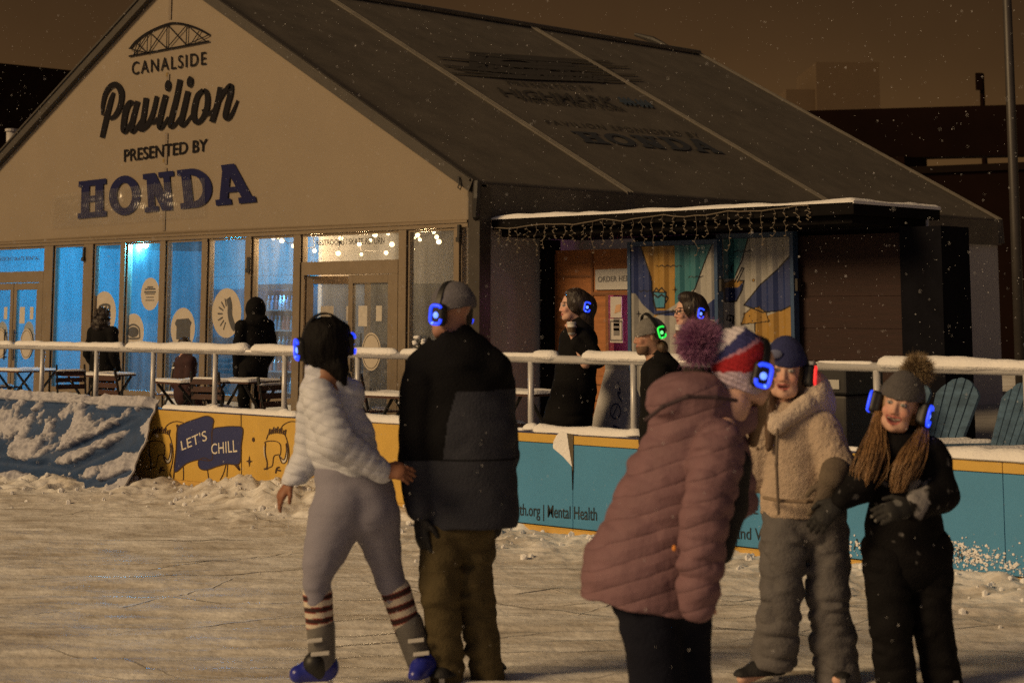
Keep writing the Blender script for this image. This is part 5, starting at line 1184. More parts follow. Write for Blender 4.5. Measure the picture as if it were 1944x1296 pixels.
# ------------------------------------------------------------------ headphones with glowing cups
HPB = M('black headphone plastic', (.008,.008,.010), .5, .1, 20)
def glow(name, c, s): return M('glow '+name, tuple(min(1, x+.02) for x in c), .4, 0, emit=c, es=s)
def headphones(F, c, Rm, s, colr, label, tiltz=0., cupz=0.):
    loc = F.base+F.Rm@c; t = tag(empty('headphones', loc), label, 'headphones', 'lit headphones')
    t.rotation_euler = Matrix((F.Rm@Rm).tolist()).to_euler(); col, core = colr
    b = MB(); w_ = .093*s; h = .128*s
    pts = [np.array((w_*math.cos(a), .0+.014*math.sin(a), -.005+(h)*math.sin(a)))*1. for a in np.linspace(-.05, math.pi+.05, 26)]
    n = len(pts); vs, fs = [], []
    for p in pts:
        out = p/np.linalg.norm(p); 
        for (dy, dr) in ((-.014,0),(.014,0),(.014,.009),(-.014,.009)): vs.append(p+np.array((0,dy,0))*s+out*dr*s)
    for i in range(n-1):
        for k in range(4): fs.append((i*4+k, i*4+(k+1) % 4, (i+1)*4+(k+1) % 4, (i+1)*4+k))
    fs += [(0,1,2,3), tuple((n-1)*4+k for k in (3,2,1,0))]
    b.add(vs, fs); b.build('headband', HPB, t, False, .003)
    for sg in (-1, 1):
        cc = np.array((sg*(w_+.012*s), .006*s, -.012*s+cupz)); Rt = rx(-.18)
        def sdf(P, cc=cc): return smin(rbox(P, cc, (.017*s,.036*s,.047*s), .014*s, Rt), rbox(P, cc-np.array((sg*.02*s,0,0)), (.012*s,.033*s,.042*s), .011*s, Rt), .004)
        V, Fc = surf(sdf, cc-.075*s, cc+.075*s, .0045*s); cup = arr_mesh('ear_cup', V, Fc, HPB, t)
        m = MB(); ring = []; yy, zz_ = .0265*s, .0385*s
        for a in np.linspace(0, 2*math.pi, 33)[:-1]:
            ca, sa = math.cos(a), math.sin(a); ring.append(cc+Rt@np.array((sg*.0185*s, yy*math.copysign(abs(ca)**.5, ca), zz_*math.copysign(abs(sa)**.5, sa))))
        ring = ring[3:]; m.tube(ring, [.0072*s]*len(ring), 8); m.build('light_ring', col, cup, True)
        m = MB(); m.ball(cc+Rt@np.array((sg*.017*s,0,-.002*s)), (.006*s,.0135*s,.0135*s), 8); m.build('light_core', core, cup, True)
        m = MB(); m.ball(cc+Rt@np.array((sg*.0195*s,-.012*s,-.037*s)), (.007*s,.009*s,.007*s), 8); m.build('light_spot', core, cup, True)
    return t
BLUEG = (glow('blue', (.015,.055,1.), 1.5), glow('pale blue', (.12,.24,1.), 1.9)); GREENG = (glow('green', (.02,1.,.10), .7), glow('pale green', (.2,1.,.3), 1.)); REDG = (glow('red', (1.,.03,.03), .9), glow('pale red', (1.,.35,.3), 1.4))
def fuzz(F, name, c, R0, n, L_, mat, parent=None, seed=1, wd=.0022, squash=(1,1,1)):
    """a tuft of real strands (pompom)"""
    rg = np.random.default_rng(seed); d = rg.normal(size=(n,3)); d /= np.linalg.norm(d, axis=1, keepdims=True); r0 = R0*(.35+.3*rg.random(n)); r1 = R0+L_*rg.normal(.0, .35, n)
    t = np.cross(d, rg.normal(size=(n,3))); t /= np.linalg.norm(t, axis=1, keepdims=True); sq = np.array(squash)
    j = rg.normal(size=(n,3))*R0*.18
    A = c+(d*r0[:,None]+t*wd)*sq; B = c+(d*r0[:,None]-t*wd)*sq; E_ = c+(d*r1[:,None]+j)*sq; M_ = c+(d*((r0+r1)/2)[:,None]+j*.3+t*wd*1.2)*sq; M2 = c+(d*((r0+r1)/2)[:,None]+j*.3-t*wd*1.2)*sq
    V = np.stack([A, B, M2, M_, E_], 1).reshape(-1,3); i = np.arange(n)*5
    me = bpy.data.meshes.new(name); fl = []
    for k in i: fl += [(k, k+1, k+2, k+3), (k+3, k+2, k+4)]
    me.from_pydata(V.tolist(), [], fl); return link(name, me, mat, parent or F.root)
# ================================================================== PEOPLE
def Cc(F, x1, y1, d1, r1, x2, y2, d2, r2, **o): return ('c', F.j(x1,y1,d1), F.j(x2,y2,d2), r1*F.k, r2*F.k, o)
def Ee(F, x, y, d, rx_, ry_, rz_, Rm=None, k=.03): return ('e', F.j(x,y,d), np.array((rx_, ry_, rz_))*F.k, Rm, k)
def chain(F, pts, **o): return [Cc(F, *a, *b, **o) for a, b in zip(pts[:-1], pts[1:])]
def below(F, x0, y0, x1, y1, k=.01):
    """cut everything under a sloping hem line"""
    a, b = F.j(x0,y0), F.j(x1,y1); n = np.array((-(b-a)[2], 0, (b-a)[0])); n /= np.linalg.norm(n)
    return ('-', 'f', lambda P: (P-a)@n, k)
def above(F, x0, y0, x1, y1, k=.01):
    a, b = F.j(x0,y0), F.j(x1,y1); n = np.array((-(b-a)[2], 0, (b-a)[0])); n /= np.linalg.norm(n)
    return ('-', 'f', lambda P: -(P-a)@n, k)
def folds(amp, f=9., s=0, an=(1,1,2.2)):
    def m(P, d): 
        n = vnoise(P*np.array(an)*f+s*3.1, s); n2 = vnoise(P*np.array(an)*f*2.3, s+5)
        return d+amp*((1-np.abs(n)*2)*.8+.5*n2)
    return m
def fluff(amp, f=70., s=0, base=.006):
    def m(P, d): return d+amp*vnoise(P*f, s)+amp*.6*vnoise(P*f*2.1, s+3)+base*vnoise(P*9, s+7)
    return m
def knit(mat_f=180.): return lambda P, d: d+.0018*np.sin(P[:,2]*mat_f*3.2)+.003*vnoise(P*14, 4)
BSK = (.26,.125,.075); FSK = (.62,.385,.30)
FAB_ = dict(rough=.85, var=.14, vs=14, bump=.25, bs=160, spec=.25)
def J_(F, d): return {k: F.j(*v) for k, v in d.items()}
def shoe(F, name, heel, toe, r, mat, blade=True, hi=None):
    h, t = F.j(*heel), F.j(*toe); zf = .055 if blade else .012
    g = h.copy(); 
    pr = [('c', h, t, r*F.k, r*.72*F.k, dict(sq=1.0)), ('c', h, (h+t)/2+np.array((0,0,.01)), r*1.02*F.k, r*.9*F.k, {})]
    if hi: pr.append(('c', h+np.array((0,0,.02)), F.j(*hi), r*.95*F.k, r*1.05*F.k, {}))
    pr.append(('-', 'f', lambda P: P[:,2]-zf, .006))
    o = F.mesh(name, pr, mat, .006, .02)
    if blade:
        d = (t-h); d[2] = 0; L_ = np.linalg.norm(d); d /= L_; a = h-d*.06; c = t+d*.05; b = MB()
        b.bar((a[0],a[1],.012),(c[0],c[1],.012),.004,.022)
        for q in (.15,.75): p = a+(c-a)*q; b.box(p[0]-.012,p[0]+.012,p[1]-.012,p[1]+.012,.0235,zf+.004)
        b.build('blade', M('steel blade', (.5,.5,.5), .3, .1, metal=.8), o)
    return o

# ------------------------------------------------------------------ A: woman in white puffer jacket and striped socks, skating away to the left
F = Fig(640, 8.85, 0., 'person skating away in white puffer jacket, grey leggings and striped socks')
A = F; c = F.j(616,652,0); Rm = frame(-160, -4, 6)
J = J_(F, dict(chest=(628,760,0), pelvis=(668,930,.03), shL=(606,748,-.12), elL=(640,838,-.18), wrL=(722,893,-.12), shR=(600,760,.12), elR=(592,860,.18), wrR=(556,910,.14), hipL=(640,965,0), knL=(603,1090,-.05), anL=(608,1240,-.02), toL=(570,1275,-.02), hipR=(712,980,.05), knR=(735,1100,.12), anR=(785,1240,.14), toR=(800,1270,.16)))
body(F, J, (c, Rm), BSK, 1.0, [((J['wrL'], (1,-.15,-.06), (.15,-.8,.55), (0,-.3,.9)), dict(curl=.55, s=1.02, spread=.3)), ((J['wrR'], (-.55,.1,-.75), (-.6,-.4,.4), (.6,-.6,0)), dict(curl=.45, s=1.0, spread=.2))])
WP = quilted('white puffer nylon', (.58,.61,.70), .048, .25, .55, .008)
Q = dict(quilt=.055, qd=.006)
F.mesh('jacket', [Cc(F,622,745,0,50,645,830,.02,66,sq=1.25,**Q), Cc(F,645,830,.02,66,664,888,.04,62,sq=1.25,**Q), Cc(F,664,893,.04,60,667,905,.04,57,sq=1.25), Cc(F,600,742,.02,32,660,750,.02,34,sq=1.1)]
  + chain(F, [(606,750,-.12,35),(640,838,-.19,37),(722,893,-.12,23)], quilt=.052, qd=.006, k=.009) + [Cc(F,712,887,-.125,23,726,896,-.12,21,k=.01)]
  + chain(F, [(597,762,.12,34),(592,860,.18,36),(556,911,.14,24)], quilt=.052, qd=.006, k=.012) + [Cc(F,604,700,.0,27,615,728,0,36), below(F,600,925,720,922)], WP, .0065, .02, folds(.004, 10, 1))
F.mesh('hair', [Ee(F,617,652,.0,47,52,48), Ee(F,622,627,.01,42,48,25), Cc(F,625,672,-.02,38,642,700,-.05,20), Cc(F,642,696,-.06,17,655,728,-.07,6), Ee(F,598,672,0,22,30,30)], M('black hair', (.006,.005,.005), .7, .3, 30, .5, 90, stretch=(1,1,.15), spec=.15), .006, .03, lambda P, d: d+.005*vnoise(P*np.array((45,45,9)), 2)+.003*vnoise(P*np.array((110,110,22)), 4))
headphones(F, c+np.array((0,0,.0)), Rm, 1.12, BLUEG, 'blue lit headphones on the black haired woman in the white jacket')
LG = M('grey leggings', (.235,.232,.30), .75, .07, 10, .15, 150, spec=.3)
F.mesh('leggings', [Ee(F,650,958,0,56,56,50), Ee(F,702,972,.03,54,52,52), Cc(F,652,905,.03,56,690,935,.04,60,sq=1.2)] + chain(F, [(638,985,0,55),(618,1043,-.03,41),(608,1071,-.05,33),(601,1105,-.05,25),(604,1140,-.03,25),(607,1180,-.02,22)], k=.018) + chain(F, [(712,985,.05,50),(726,1043,.09,35),(740,1100,.12,27),(756,1135,.13,26),(774,1190,.14,23)], k=.018), LG, .008, .03, folds(.0025, 12, 2))
def sock_col(a, b):
    d = b-a; L2 = d@d
    def f(V):
        t = (V-a)@d/L2; col = np.tile(np.array((.60,.54,.46)), (len(V),1))
        for c0 in (.03,.36,.68,.99):
            u = np.abs(t-c0); col[u < .085] = (.25,.02,.015); col[u < .06] = (.035,.012,.012)
        return col
    return f
SM = M('striped knit', vcol=True, rough=.85, var=.08, vs=20, bump=.3, bs=150)
for a_, b_ in (((603,1128,-.03,28),(608,1194,-.02,25.5)), ((752,1122,.13,29),(775,1194,.14,26))):
    F.mesh('sock', [Cc(F,*a_,*b_)], SM, .005, .01, None, sock_col(F.j(*a_[:3]), F.j(*b_[:3])))
GBL = M('black strap', (.012,.012,.013), .5)
BTM = M('grey skate boot shell', (.13,.125,.12), .4, .2, 12, .1, 30); BLS = M('blue skate boot', (.020,.028,.28), .3, .15, 10, .05, 30)
F.mesh('skate_cuff', [Cc(F,609,1190,-.02,27,612,1258,-.02,25)], BTM, .006); F.mesh('skate_cuff', [Cc(F,775,1185,.14,29,796,1252,.15,25)], BTM, .006)
F.mesh('strap', [Cc(F,597,1258,-.06,21,604,1266,-.03,23.5)], GBL, .005)
shoe(F, 'skate', (618,1266,-.01), (566,1279,-.05), 23, BLS); shoe(F, 'skate', (806,1262,.13), (790,1282,.05), 22, BLS)
for x, y, d, w_ in ((598,1215,-.10,14),(608,1240,-.10,17),(790,1215,.06,15),(800,1240,.07,15)):
    q = F.j(x,y,d); b = MB(); b.obox(q, (w_*F.k,0,.004), (0,.008,0), (0,0,.009)); b.build('buckle', M('pale buckle', (.55,.54,.52), .4), F.root, bevel=.003)

# ------------------------------------------------------------------ B: man in black and grey ski jacket seen from behind
F = Fig(870, 9.05, 0., 'person seen from behind in black and grey ski jacket, grey beanie and olive trousers')
c = F.j(855,592,.0); Rm = frame(-122, 6, 0)
J = J_(F, dict(chest=(870,730,0), pelvis=(872,980,0), shL=(802,725,-.03), elL=(797,870,-.03), wrL=(797,975,-.10), shR=(935,725,.05), elR=(948,860,.12), wrR=(942,960,.2), hipL=(838,1010,-.03), knL=(836,1130,-.06), anL=(848,1276,0), toL=(835,1296,-.02), hipR=(905,1010,.05), knR=(897,1110,.03), anR=(930,1276,.08), toR=(925,1296,.1)))
body(F, J, (c, Rm), (.40,.21,.15), 1.06)
def bcol(V):
    k = F.k; col = np.tile(np.array((.0065,.0065,.008)), (len(V),1)); g = np.array((.040,.043,.058))
    pl = [F.j(*q)[[0,2]] for q in ((868,741),(1010,738),(1020,1040),(770,1040),(770,870),(843,868),(852,800))]
    col[inpoly(V[:,0], V[:,2], pl) & (V[:,1] < .45)] = g
    s = F.j(838,870)[0]; col[(np.abs(V[:,2]-F.j(845,869)[2]) < .003)] = .004
    return col
BJ = M('ski jacket cloth', vcol=True, rough=.85, var=.18, vs=12, bump=.3, bs=90, spec=.1)
F.mesh('jacket', [Cc(F,868,705,0,84,878,820,.0,100,sq=1.5), Cc(F,878,820,0,100,890,985,.0,97,sq=1.5), Cc(F,815,700,0,46,930,705,0,44,sq=1.1), Cc(F,858,640,.0,42,866,690,.0,62)]
  + chain(F, [(800,728,-.03,43),(796,870,-.04,41),(796,965,-.10,28)], k=.02) + chain(F, [(936,728,.05,43),(948,860,.10,38),(942,955,.18,28)], k=.02) + [below(F,760,1002,990,1000), ('-','c',F.j(852,605),F.j(856,640),40*F.k,40*F.k,dict(k=.01))], BJ, .0075, .03, folds(.0095, 5.5, 4, (1.2,1.2,1.5)), bcol)
OL = M('olive trousers', (.085,.066,.032), .85, .2, 9, .35, 70, spec=.2)
F.mesh('trousers', [Ee(F,870,1000,0,68,50,50)] + chain(F, [(838,1010,-.03,44),(836,1130,-.06,38),(847,1284,0,35)], k=.02) + chain(F, [(903,1010,.05,40),(897,1110,.03,37),(928,1284,.08,33)], k=.02), OL, .0075, .03, folds(.011, 8, 6, (1,1,2.0)))
GB = M('black glove cloth', (.010,.010,.012), .7, .2, 20, .3, 80)
V, Fc = _collect(hand_prims(J['wrL'], (.12,-.05,-1), (-.7,-.6,0), (.5,.2,0), 1.25, .35), .005, .012); arr_mesh('glove', V, Fc, GB, F.root)
V, Fc = _collect(hand_prims(J['wrR'], (.0,.05,-1), (.8,-.4,0), (-.5,.2,0), 1.25, .5), .005, .012); arr_mesh('glove', V, Fc, GB, F.root)
shoe(F, 'skate', (852,1283,.03), (838,1288,-.09), 30, GB); shoe(F, 'skate', (934,1283,.10), (925,1288,.22), 30, GB)
def beanie(F, c, Rm, s, mat, cut=.012, tall=0., col=None, rim=True, rx_=.088, name='beanie'):
    """knitted cap in the head frame: rim plane at height cut"""
    W_ = lambda p: c+Rm@(np.array(p)*s)
    n = Rm@np.array((0,-.12,1)); n /= np.linalg.norm(n); p0 = W_((0,0,cut))
    pr = [('f', lambda P: ell((P-c)@Rm/s, (0,.018,.040+tall*.3), (rx_,.106,.096+tall*.7))*s, .01, c-.16*s, c+.17*s+Rm[:,2]*tall), ('-','f', lambda P: (P-p0)@n, .006)]
    if rim: pr.append(('f', lambda P: np.maximum(np.abs(ell((P-c)@Rm/s, (0,.016,.036), (rx_+.002,.106,.098))*s)-.007, np.abs((P-p0)@n-.024*s)-.026*s), .004))
    return F.mesh(name, pr, mat, .0055, .01, knit(), col)
beanie(F, c, Rm, 1.08, M('grey blue knit', (.115,.112,.135), .9, .2, 30, .5, 120), .0)
headphones(F, c, Rm, 1.13, BLUEG, 'blue lit headphones over the grey beanie of the man seen from behind')

# ------------------------------------------------------------------ C: person in dusty pink puffer bending right, striped pompom hat
F = Fig(1270, 7.2, 0., 'person bending forward in dusty pink puffer coat and striped red, white and blue pompom hat')
c = F.j(1428,702,.03); Rm = frame(112, 22, 0)
J = J_(F, dict(chest=(1335,830,0), pelvis=(1250,1080,0), shL=(1355,830,.16), elL=(1395,950,.2), wrL=(1372,1040,.14), shR=(1370,835,-.14), elR=(1338,980,-.27), wrR=(1326,1085,-.27), hipL=(1300,1130,.07), knL=(1306,1290,.05), anL=(1300,1440,.08), toL=(1340,1458,.08), hipR=(1225,1130,-.05), knR=(1245,1290,-.06), anR=(1245,1440,-.03), toR=(1290,1458,-.04)))
body(F, J, (c, Rm), FSK, .98, [((J['wrR'], (.15,-.1,-1), (-.3,-.9,0), (.9,0,0)), dict(curl=.5))])
PK = quilted('dusty pink quilted cloth', (.195,.112,.132), .072, -.30, .7, .014)
Q = dict(quilt=.078, qd=.011)
F.mesh('coat', [Cc(F,1325,815,.0,92,1278,960,.0,112,sq=1.3,**Q), Cc(F,1278,960,0,112,1226,1085,0,119,sq=1.3,**Q), Cc(F,1226,1085,0,119,1219,1160,0,119,sq=1.3), Ee(F,1308,742,.02,78,80,42), Ee(F,1268,768,.0,44,70,34), Cc(F,1330,790,.0,80,1370,800,.02,50,sq=1.2), Cc(F,1385,782,.03,34,1412,800,.05,26), Cc(F,1372,748,.02,38,1412,772,.04,27)]
  + chain(F, [(1366,842,-.15,54),(1338,985,-.27,50),(1326,1118,-.27,42)], quilt=.07, qd=.012, k=.005) + [Cc(F,1326,1118,-.27,42,1324,1148,-.27,36,k=.005)] + chain(F, [(1375,850,.14,50),(1400,950,.2,42)], k=.02)
  + [below(F,1098,1132,1350,1168,.006), ('-','c',F.j(1405,725,.03),F.j(1425,690,.03),50*F.k,60*F.k,dict(k=.02))], PK, .007, .03, lambda P, d: folds(.010, 5.5, 8)(P, d)+.005*np.abs(vnoise(P*np.array((13,13,26)), 14)))
F.mesh('hood_seam', chain(F, [(1226,797,-.20,4),(1258,772,-.24,4),(1305,753,-.255,4),(1360,754,-.235,4),(1398,760,-.20,4)]), M('dark piping', (.05,.03,.04), .8), .004, .01)
F.mesh('inner_layer', chain(F, [(1398,880,.06,30),(1390,960,.06,28),(1372,1050,.03,20)]), M('black fleece', (.01,.01,.012), .8, .2, 20), .008)
F.mesh('trousers', [Cc(F,1228,1110,0,78,1270,1120,0,78,sq=1.2)] + chain(F, [(1232,1150,-.05,60),(1250,1300,-.06,52),(1247,1440,-.03,44)]) + chain(F, [(1298,1150,.06,55),(1305,1300,.05,46),(1302,1440,.08,42)]), M('navy black trousers', (.009,.010,.018), .85, .2, 10, .3, 70, spec=.1), .009, .03, folds(.006, 7, 3))
shoe(F, 'skate', (1243,1450,-.02), (1300,1462,-.05), 32, GB); shoe(F, 'skate', (1298,1450,.1), (1355,1462,.08), 32, GB)
b = MB(); b.ball(F.j(1280,1040,-.30), (.008,.012,.012), 6); b.build('orange_tag', M('orange tag', (.75,.28,.05), .5), F.root, True)
pv = F.j(1318,706,.03)
def hatcol(V):
    a = np.degrees(np.arctan2(V[:,2]-pv[2], V[:,0]-pv[0]))+2.5*vnoise(V*60, 3); col = np.tile(np.array((.50,.42,.55)), (len(V),1))
    for lo, hi, cc in ((1,24,(.36,.012,.022)),(24,28,(.45,.22,.33)),(28,41,(.030,.035,.16)),(41,55,(.66,.62,.70)),(55,61,(.40,.22,.40)),(61,100,(.032,.035,.15)),(100,200,(.4,.25,.45))):
        col[(a >= lo) & (a < hi)] = cc
    col[(V[:,0] < pv[0]) & (V[:,2] < pv[2])] = (.50,.42,.55)
    return col
F.mesh('pompom_hat', [Ee(F,1405,682,.03,56,58,58), Cc(F,1392,668,.03,50,1352,655,.02,28), Cc(F,1405,712,.03,48,1412,718,.03,46), ('-','f', lambda P: (P-F.j(1400,742))@(np.array((.16,0,1))/1.013), .006)], M('striped chunky knit', vcol=True, rough=.9, var=.12, vs=30, bump=.5, bs=110), .0055, .03, lambda P, d: d+.0035*np.sin((P[:,0]*.4+P[:,2])*300)+.003*vnoise(P*20, 4), hatcol)
PMP = M('mauve yarn', (.33,.15,.30), .9, .35, 25)
fuzz(F, 'pompom', F.j(1328,650,.0), 42*F.k, 6500, .017, PMP, seed=2, wd=.0015)
headphones(F, F.j(1430,706,.03), frame(105, 25, 0), 1.06, BLUEG, 'large blue lit headphones over the striped pompom hat')
F.mesh('hair', chain(F, [(1438,745,.06,22),(1436,790,.10,18),(1430,840,.10,10)]), M('dark blonde hair', (.20,.12,.06), .5, .35, 30, .5, 90, stretch=(1,1,.12)), .006, .02)

# ------------------------------------------------------------------ D: girl in beige sherpa jacket and grey snow trousers
F = Fig(1525, 9.05, 0., 'smiling person in beige sherpa hooded jacket, grey snow trousers and navy beanie')
c = F.j(1491,705,.0); Rm = frame(-12, 2, 4)
J = J_(F, dict(chest=(1512,830,0), pelvis=(1528,985,0), shL=(1556,815,-.04), elL=(1592,895,-.10), wrL=(1580,908,-.24), shR=(1452,815,.02), elR=(1432,900,.06), wrR=(1395,915,.06), hipL=(1568,1010,.02), knL=(1572,1130,0), anL=(1585,1270,.04), toL=(1590,1290,-.05), hipR=(1490,1010,-.02), knR=(1483,1130,-.05), anR=(1468,1262,0), toR=(1410,1286,-.06)))
body(F, J, (c, Rm), FSK, 1.06, [((J['wrR'], (-.1,-.2,-1), (-.9,-.3,0), (.3,-.9,0)), dict(curl=.5))], smile=.45)
SH = M('beige sherpa fleece', (.47,.375,.30), .95, .14, 16, .6, 130, spec=.1)
sherpa = [Cc(F,1506,815,0,58,1516,960,0,70,sq=1.35), Cc(F,1460,806,0,34,1552,806,0,34)] + chain(F, [(1558,818,-.03,40),(1592,890,-.10,37),(1583,908,-.2,27)], k=.02) + chain(F, [(1450,815,.02,36),(1430,895,.05,34),(1402,922,.06,26)], k=.02) + [below(F,1420,980,1610,978)]
F.mesh('jacket', sherpa, SH, .0065, .03, fluff(.0045, 85, 2, .006))
F.mesh('hood', [Ee(F,1543,752,.08,38,60,50), Cc(F,1545,770,.06,42,1530,792,.0,28), Cc(F,1528,770,-.06,20,1476,808,-.12,16), Cc(F,1460,775,-.02,18,1470,808,-.10,14), ('-','e',c+np.array((-.01,0,.0)),np.array((.11,.12,.15)))], M('pale sherpa lining', (.58,.49,.42), .95, .14, 16, .6, 130, spec=.1), .0065, .03, fluff(.0045, 85, 3, .005))
F.mesh('zip', chain(F, [(1476,815,-.20,3),(1474,880,-.215,3),(1478,975,-.215,3)]), M('dark zip', (.12,.09,.07), .6), .004, .01)
F.mesh('waist_cord', chain(F, [(1450,944,-.13,3.5),(1480,950,-.19,3.5),(1530,952,-.205,3.5),(1580,948,-.14,3.5)]), M('cord', (.22,.16,.11), .7), .004, .01)
F.mesh('beanie_logo', [Ee(F,1472,672,-.098,14,4,9)], M('pale stitched oval', (.16,.18,.30), .8), .004)
beanie(F, c, Rm, 1.1, M('navy knit', (.020,.026,.105), .9, .2, 30, .5, 120), .036, .02)
hr = M('brown hair', (.085,.048,.028), .5, .4, 30, .5, 90, stretch=(1,1,.12))
F.mesh('hair', chain(F, [(1459,715,.0,12),(1456,760,-.02,17),(1464,800,-.08,12),(1460,850,-.10,7)], k=.01)+chain(F, [(1523,715,.02,11),(1522,765,-.02,15),(1505,800,-.06,10)], k=.01)+chain(F, [(1450,740,.02,14),(1446,800,.0,13),(1440,850,-.04,8)], k=.01)+[Ee(F,1496,705,.05,42,40,50)], hr, .006, .02, lambda P, d: d+.004*vnoise(P*np.array((60,60,10)), 2))
headphones(F, c, Rm, 1.16, REDG, 'red lit headphones on the girl in the beige sherpa jacket')
SP = M('grey snow trousers', (.105,.10,.105), .75, .22, 9, .35, 60, spec=.3)
F.mesh('trousers', [Cc(F,1506,975,0,60,1545,978,0,64,sq=1.25)] + chain(F, [(1490,1010,-.02,46),(1483,1130,-.05,40),(1474,1215,-.01,42),(1468,1255,0,45)], k=.02) + chain(F, [(1567,1010,.02,48),(1573,1130,0,40),(1582,1215,.03,42),(1588,1275,.04,44)], k=.02) + [below(F,1400,1268,1520,1268), ], SP, .0075, .03, folds(.013, 8, 9, (1,1,2.4)))
F.mesh('trouser_cuff', [Cc(F,1586,1240,.04,43,1589,1288,.04,45)], SP, .0075, .03, folds(.010, 9, 2, (1,1,2.4)))
shoe(F, 'skate', (1465,1275,.0), (1408,1287,-.06), 25, GB); shoe(F, 'skate', (1592,1290,.04), (1600,1296,-.10), 25, GB)
TG_ = M('grey brown knit glove', (.115,.090,.068), .9, .2, 25, .4, 120)
V, Fc = _collect(hand_prims(J['wrL']+np.array((0,-.0,0)), (-.35,-.1,-.9), (.25,-.95,.1), (-.8,-.4,.3), 1.3, .55)+[('c',J['wrL'],F.j(1586,896,-.2),25*F.k,28*F.k,{})], .005, .012); arr_mesh('glove', V, Fc, TG_, F.root)
gD = F

# ------------------------------------------------------------------ E: laughing girl in black with long fair hair and furry pompom beanie
F = Fig(1725, 8.9, 0., 'laughing person with long fair hair, black snowsuit and grey beanie with furry pompom')
c = F.j(1709,770,.0); Rm = frame(-24, -2, 13)
J = J_(F, dict(chest=(1715,880,0), pelvis=(1722,1040,0), shL=(1766,868,-.03), elL=(1782,940,-.08), wrL=(1735,960,-.24), shR=(1660,866,-.03), elR=(1632,925,-.12), wrR=(1596,950,-.17), hipL=(1760,1060,.02), knL=(1765,1180,.02), anL=(1795,1300,.05), toL=(1815,1318,0), hipR=(1685,1060,-.02), knR=(1690,1180,-.04), anR=(1705,1300,0), toR=(1690,1318,-.05)))
body(F, J, (c, Rm), FSK, 1.06, smile=1.)
def ecol(V):
    col = np.tile(np.array((.0065,.006,.007)), (len(V),1)); q = F.j(1745,940,-.2)
    m = np.exp(-(((V[:,0]-q[0])/.06)**2+((V[:,2]-q[2])/.075)**2))*(V[:,1] < -.02)+.5*fbm(V*22, 3, 5)-.30; s_ = np.clip(m*6-1.2, 0, 1)*(V[:,1] < .05)
    m2 = np.clip(fbm(V*30, 2, 8)*5-4.1, 0, 1)*.5*(V[:,1] < 0)
    return col+(np.array((.45,.44,.46))-col)*np.maximum(s_*.5, m2*.4)[:,None]
BS = M('black snowsuit', vcol=True, rough=.8, var=.2, vs=12, bump=.3, bs=80, spec=.12)
F.mesh('jacket', [Cc(F,1713,868,0,58,1716,1000,0,72,sq=1.4), Cc(F,1716,1000,0,72,1722,1050,0,78,sq=1.35), Cc(F,1666,858,0,32,1764,858,0,32), Cc(F,1708,825,.02,30,1712,850,.01,44)]
  + chain(F, [(1768,868,-.02,36),(1784,935,-.08,36),(1738,962,-.22,27)], k=.02) + chain(F, [(1660,868,-.03,35),(1632,922,-.12,31),(1598,949,-.17,21)], k=.02), BS, .0075, .03, folds(.007, 7, 5), ecol)
F.mesh('trousers', [Cc(F,1690,1045,0,56,1755,1045,0,56,sq=1.25)] + chain(F, [(1684,1065,-.02,48),(1690,1180,-.04,41),(1704,1300,0,38)], k=.015) + chain(F, [(1762,1065,.02,48),(1767,1180,.02,41),(1794,1300,.05,36)], k=.015), M('black snow trousers', (.0065,.006,.007), .8, .25, 12, .3, 80, spec=.12), .0075, .03, folds(.010, 8, 7, (1,1,2)))
shoe(F, 'skate', (1706,1308,.02), (1690,1320,-.08), 30, GB); shoe(F, 'skate', (1796,1308,.06), (1815,1320,-.03), 30, GB)
V, Fc = _collect(hand_prims(J['wrR'], (-.75,-.15,-.65), (-.3,-.9,.3), (.3,-.5,.8), 1.25, .6), .005, .012); arr_mesh('glove', V, Fc, GB, F.root)
V, Fc = _collect(hand_prims(J['wrL'], (-.85,-.3,-.15), (.1,-.9,.4), (0,.2,1), 1.25, .5), .005, .012); arr_mesh('glove', V, Fc, M('snowy glove', vcol=True, rough=.8, var=.2, vs=20), F.root, np.array((.012,.012,.013))+np.clip(fbm(V*26, 3, 4)*3-.9, 0, 1)[:,None]*.12)
beanie(F, c, Rm, 1.1, M('charcoal knit', (.085,.080,.085), .9, .22, 30, .5, 120), .040, .02)
fuzz(F, 'pompom', F.j(1742,703,.03), 30*F.k, 4500, .022, M('tan fur', (.26,.19,.11), .9, .4, 25), seed=5, wd=.0012)
BL = M('fair hair', (.27,.155,.07), .45, .5, 60, stretch=(1,1,.06))
rg = np.random.default_rng(7); b = MB()
for sd in (0, 1):
    base = ([(1668,780,.03),(1664,818,-.04),(1655,862,-.14),(1643,905,-.16),(1636,938,-.15)], [(1752,800,.03),(1746,830,-.05),(1728,866,-.17),(1712,900,-.19),(1704,935,-.185)])[sd]
    for i in range(420):
        o = rg.normal(0, 1); od = rg.normal(0, .018); ln_ = rg.uniform(.7, 1.1); ph = rg.uniform(0, 6); wv = rg.uniform(1.5, 5.5); fq = rg.uniform(5, 11); o *= 1.5 if i % 7 == 0 else 1; pts = []
        for t in np.linspace(0, ln_, 9):
            u = min(t, .999)*4; k = int(u); fr = u-k; p0, p1 = base[k], base[min(k+1, 4)]
            sp = (2.5+6.5*math.sin(min(1, t*1.05)**1.3*2.6))*o; pts.append(F.j(p0[0]*(1-fr)+p1[0]*fr+sp+wv*math.sin(ph+t*fq)*min(1, t*3), p0[1]*(1-fr)+p1[1]*fr, p0[2]*(1-fr)+p1[2]*fr+od+.01*math.sin(ph*2+t*6)))
        b.tube(pts, [.0017]*6+[.0015,.0012,.0005], 4, False)
b.build('hair', BL, F.root, True)
F.mesh('hair', [Ee(F,1712,772,.06,46,34,52)], BL, .0065, .006, lambda P, d: d+.003*vnoise(P*np.array((70,70,12)), 2))
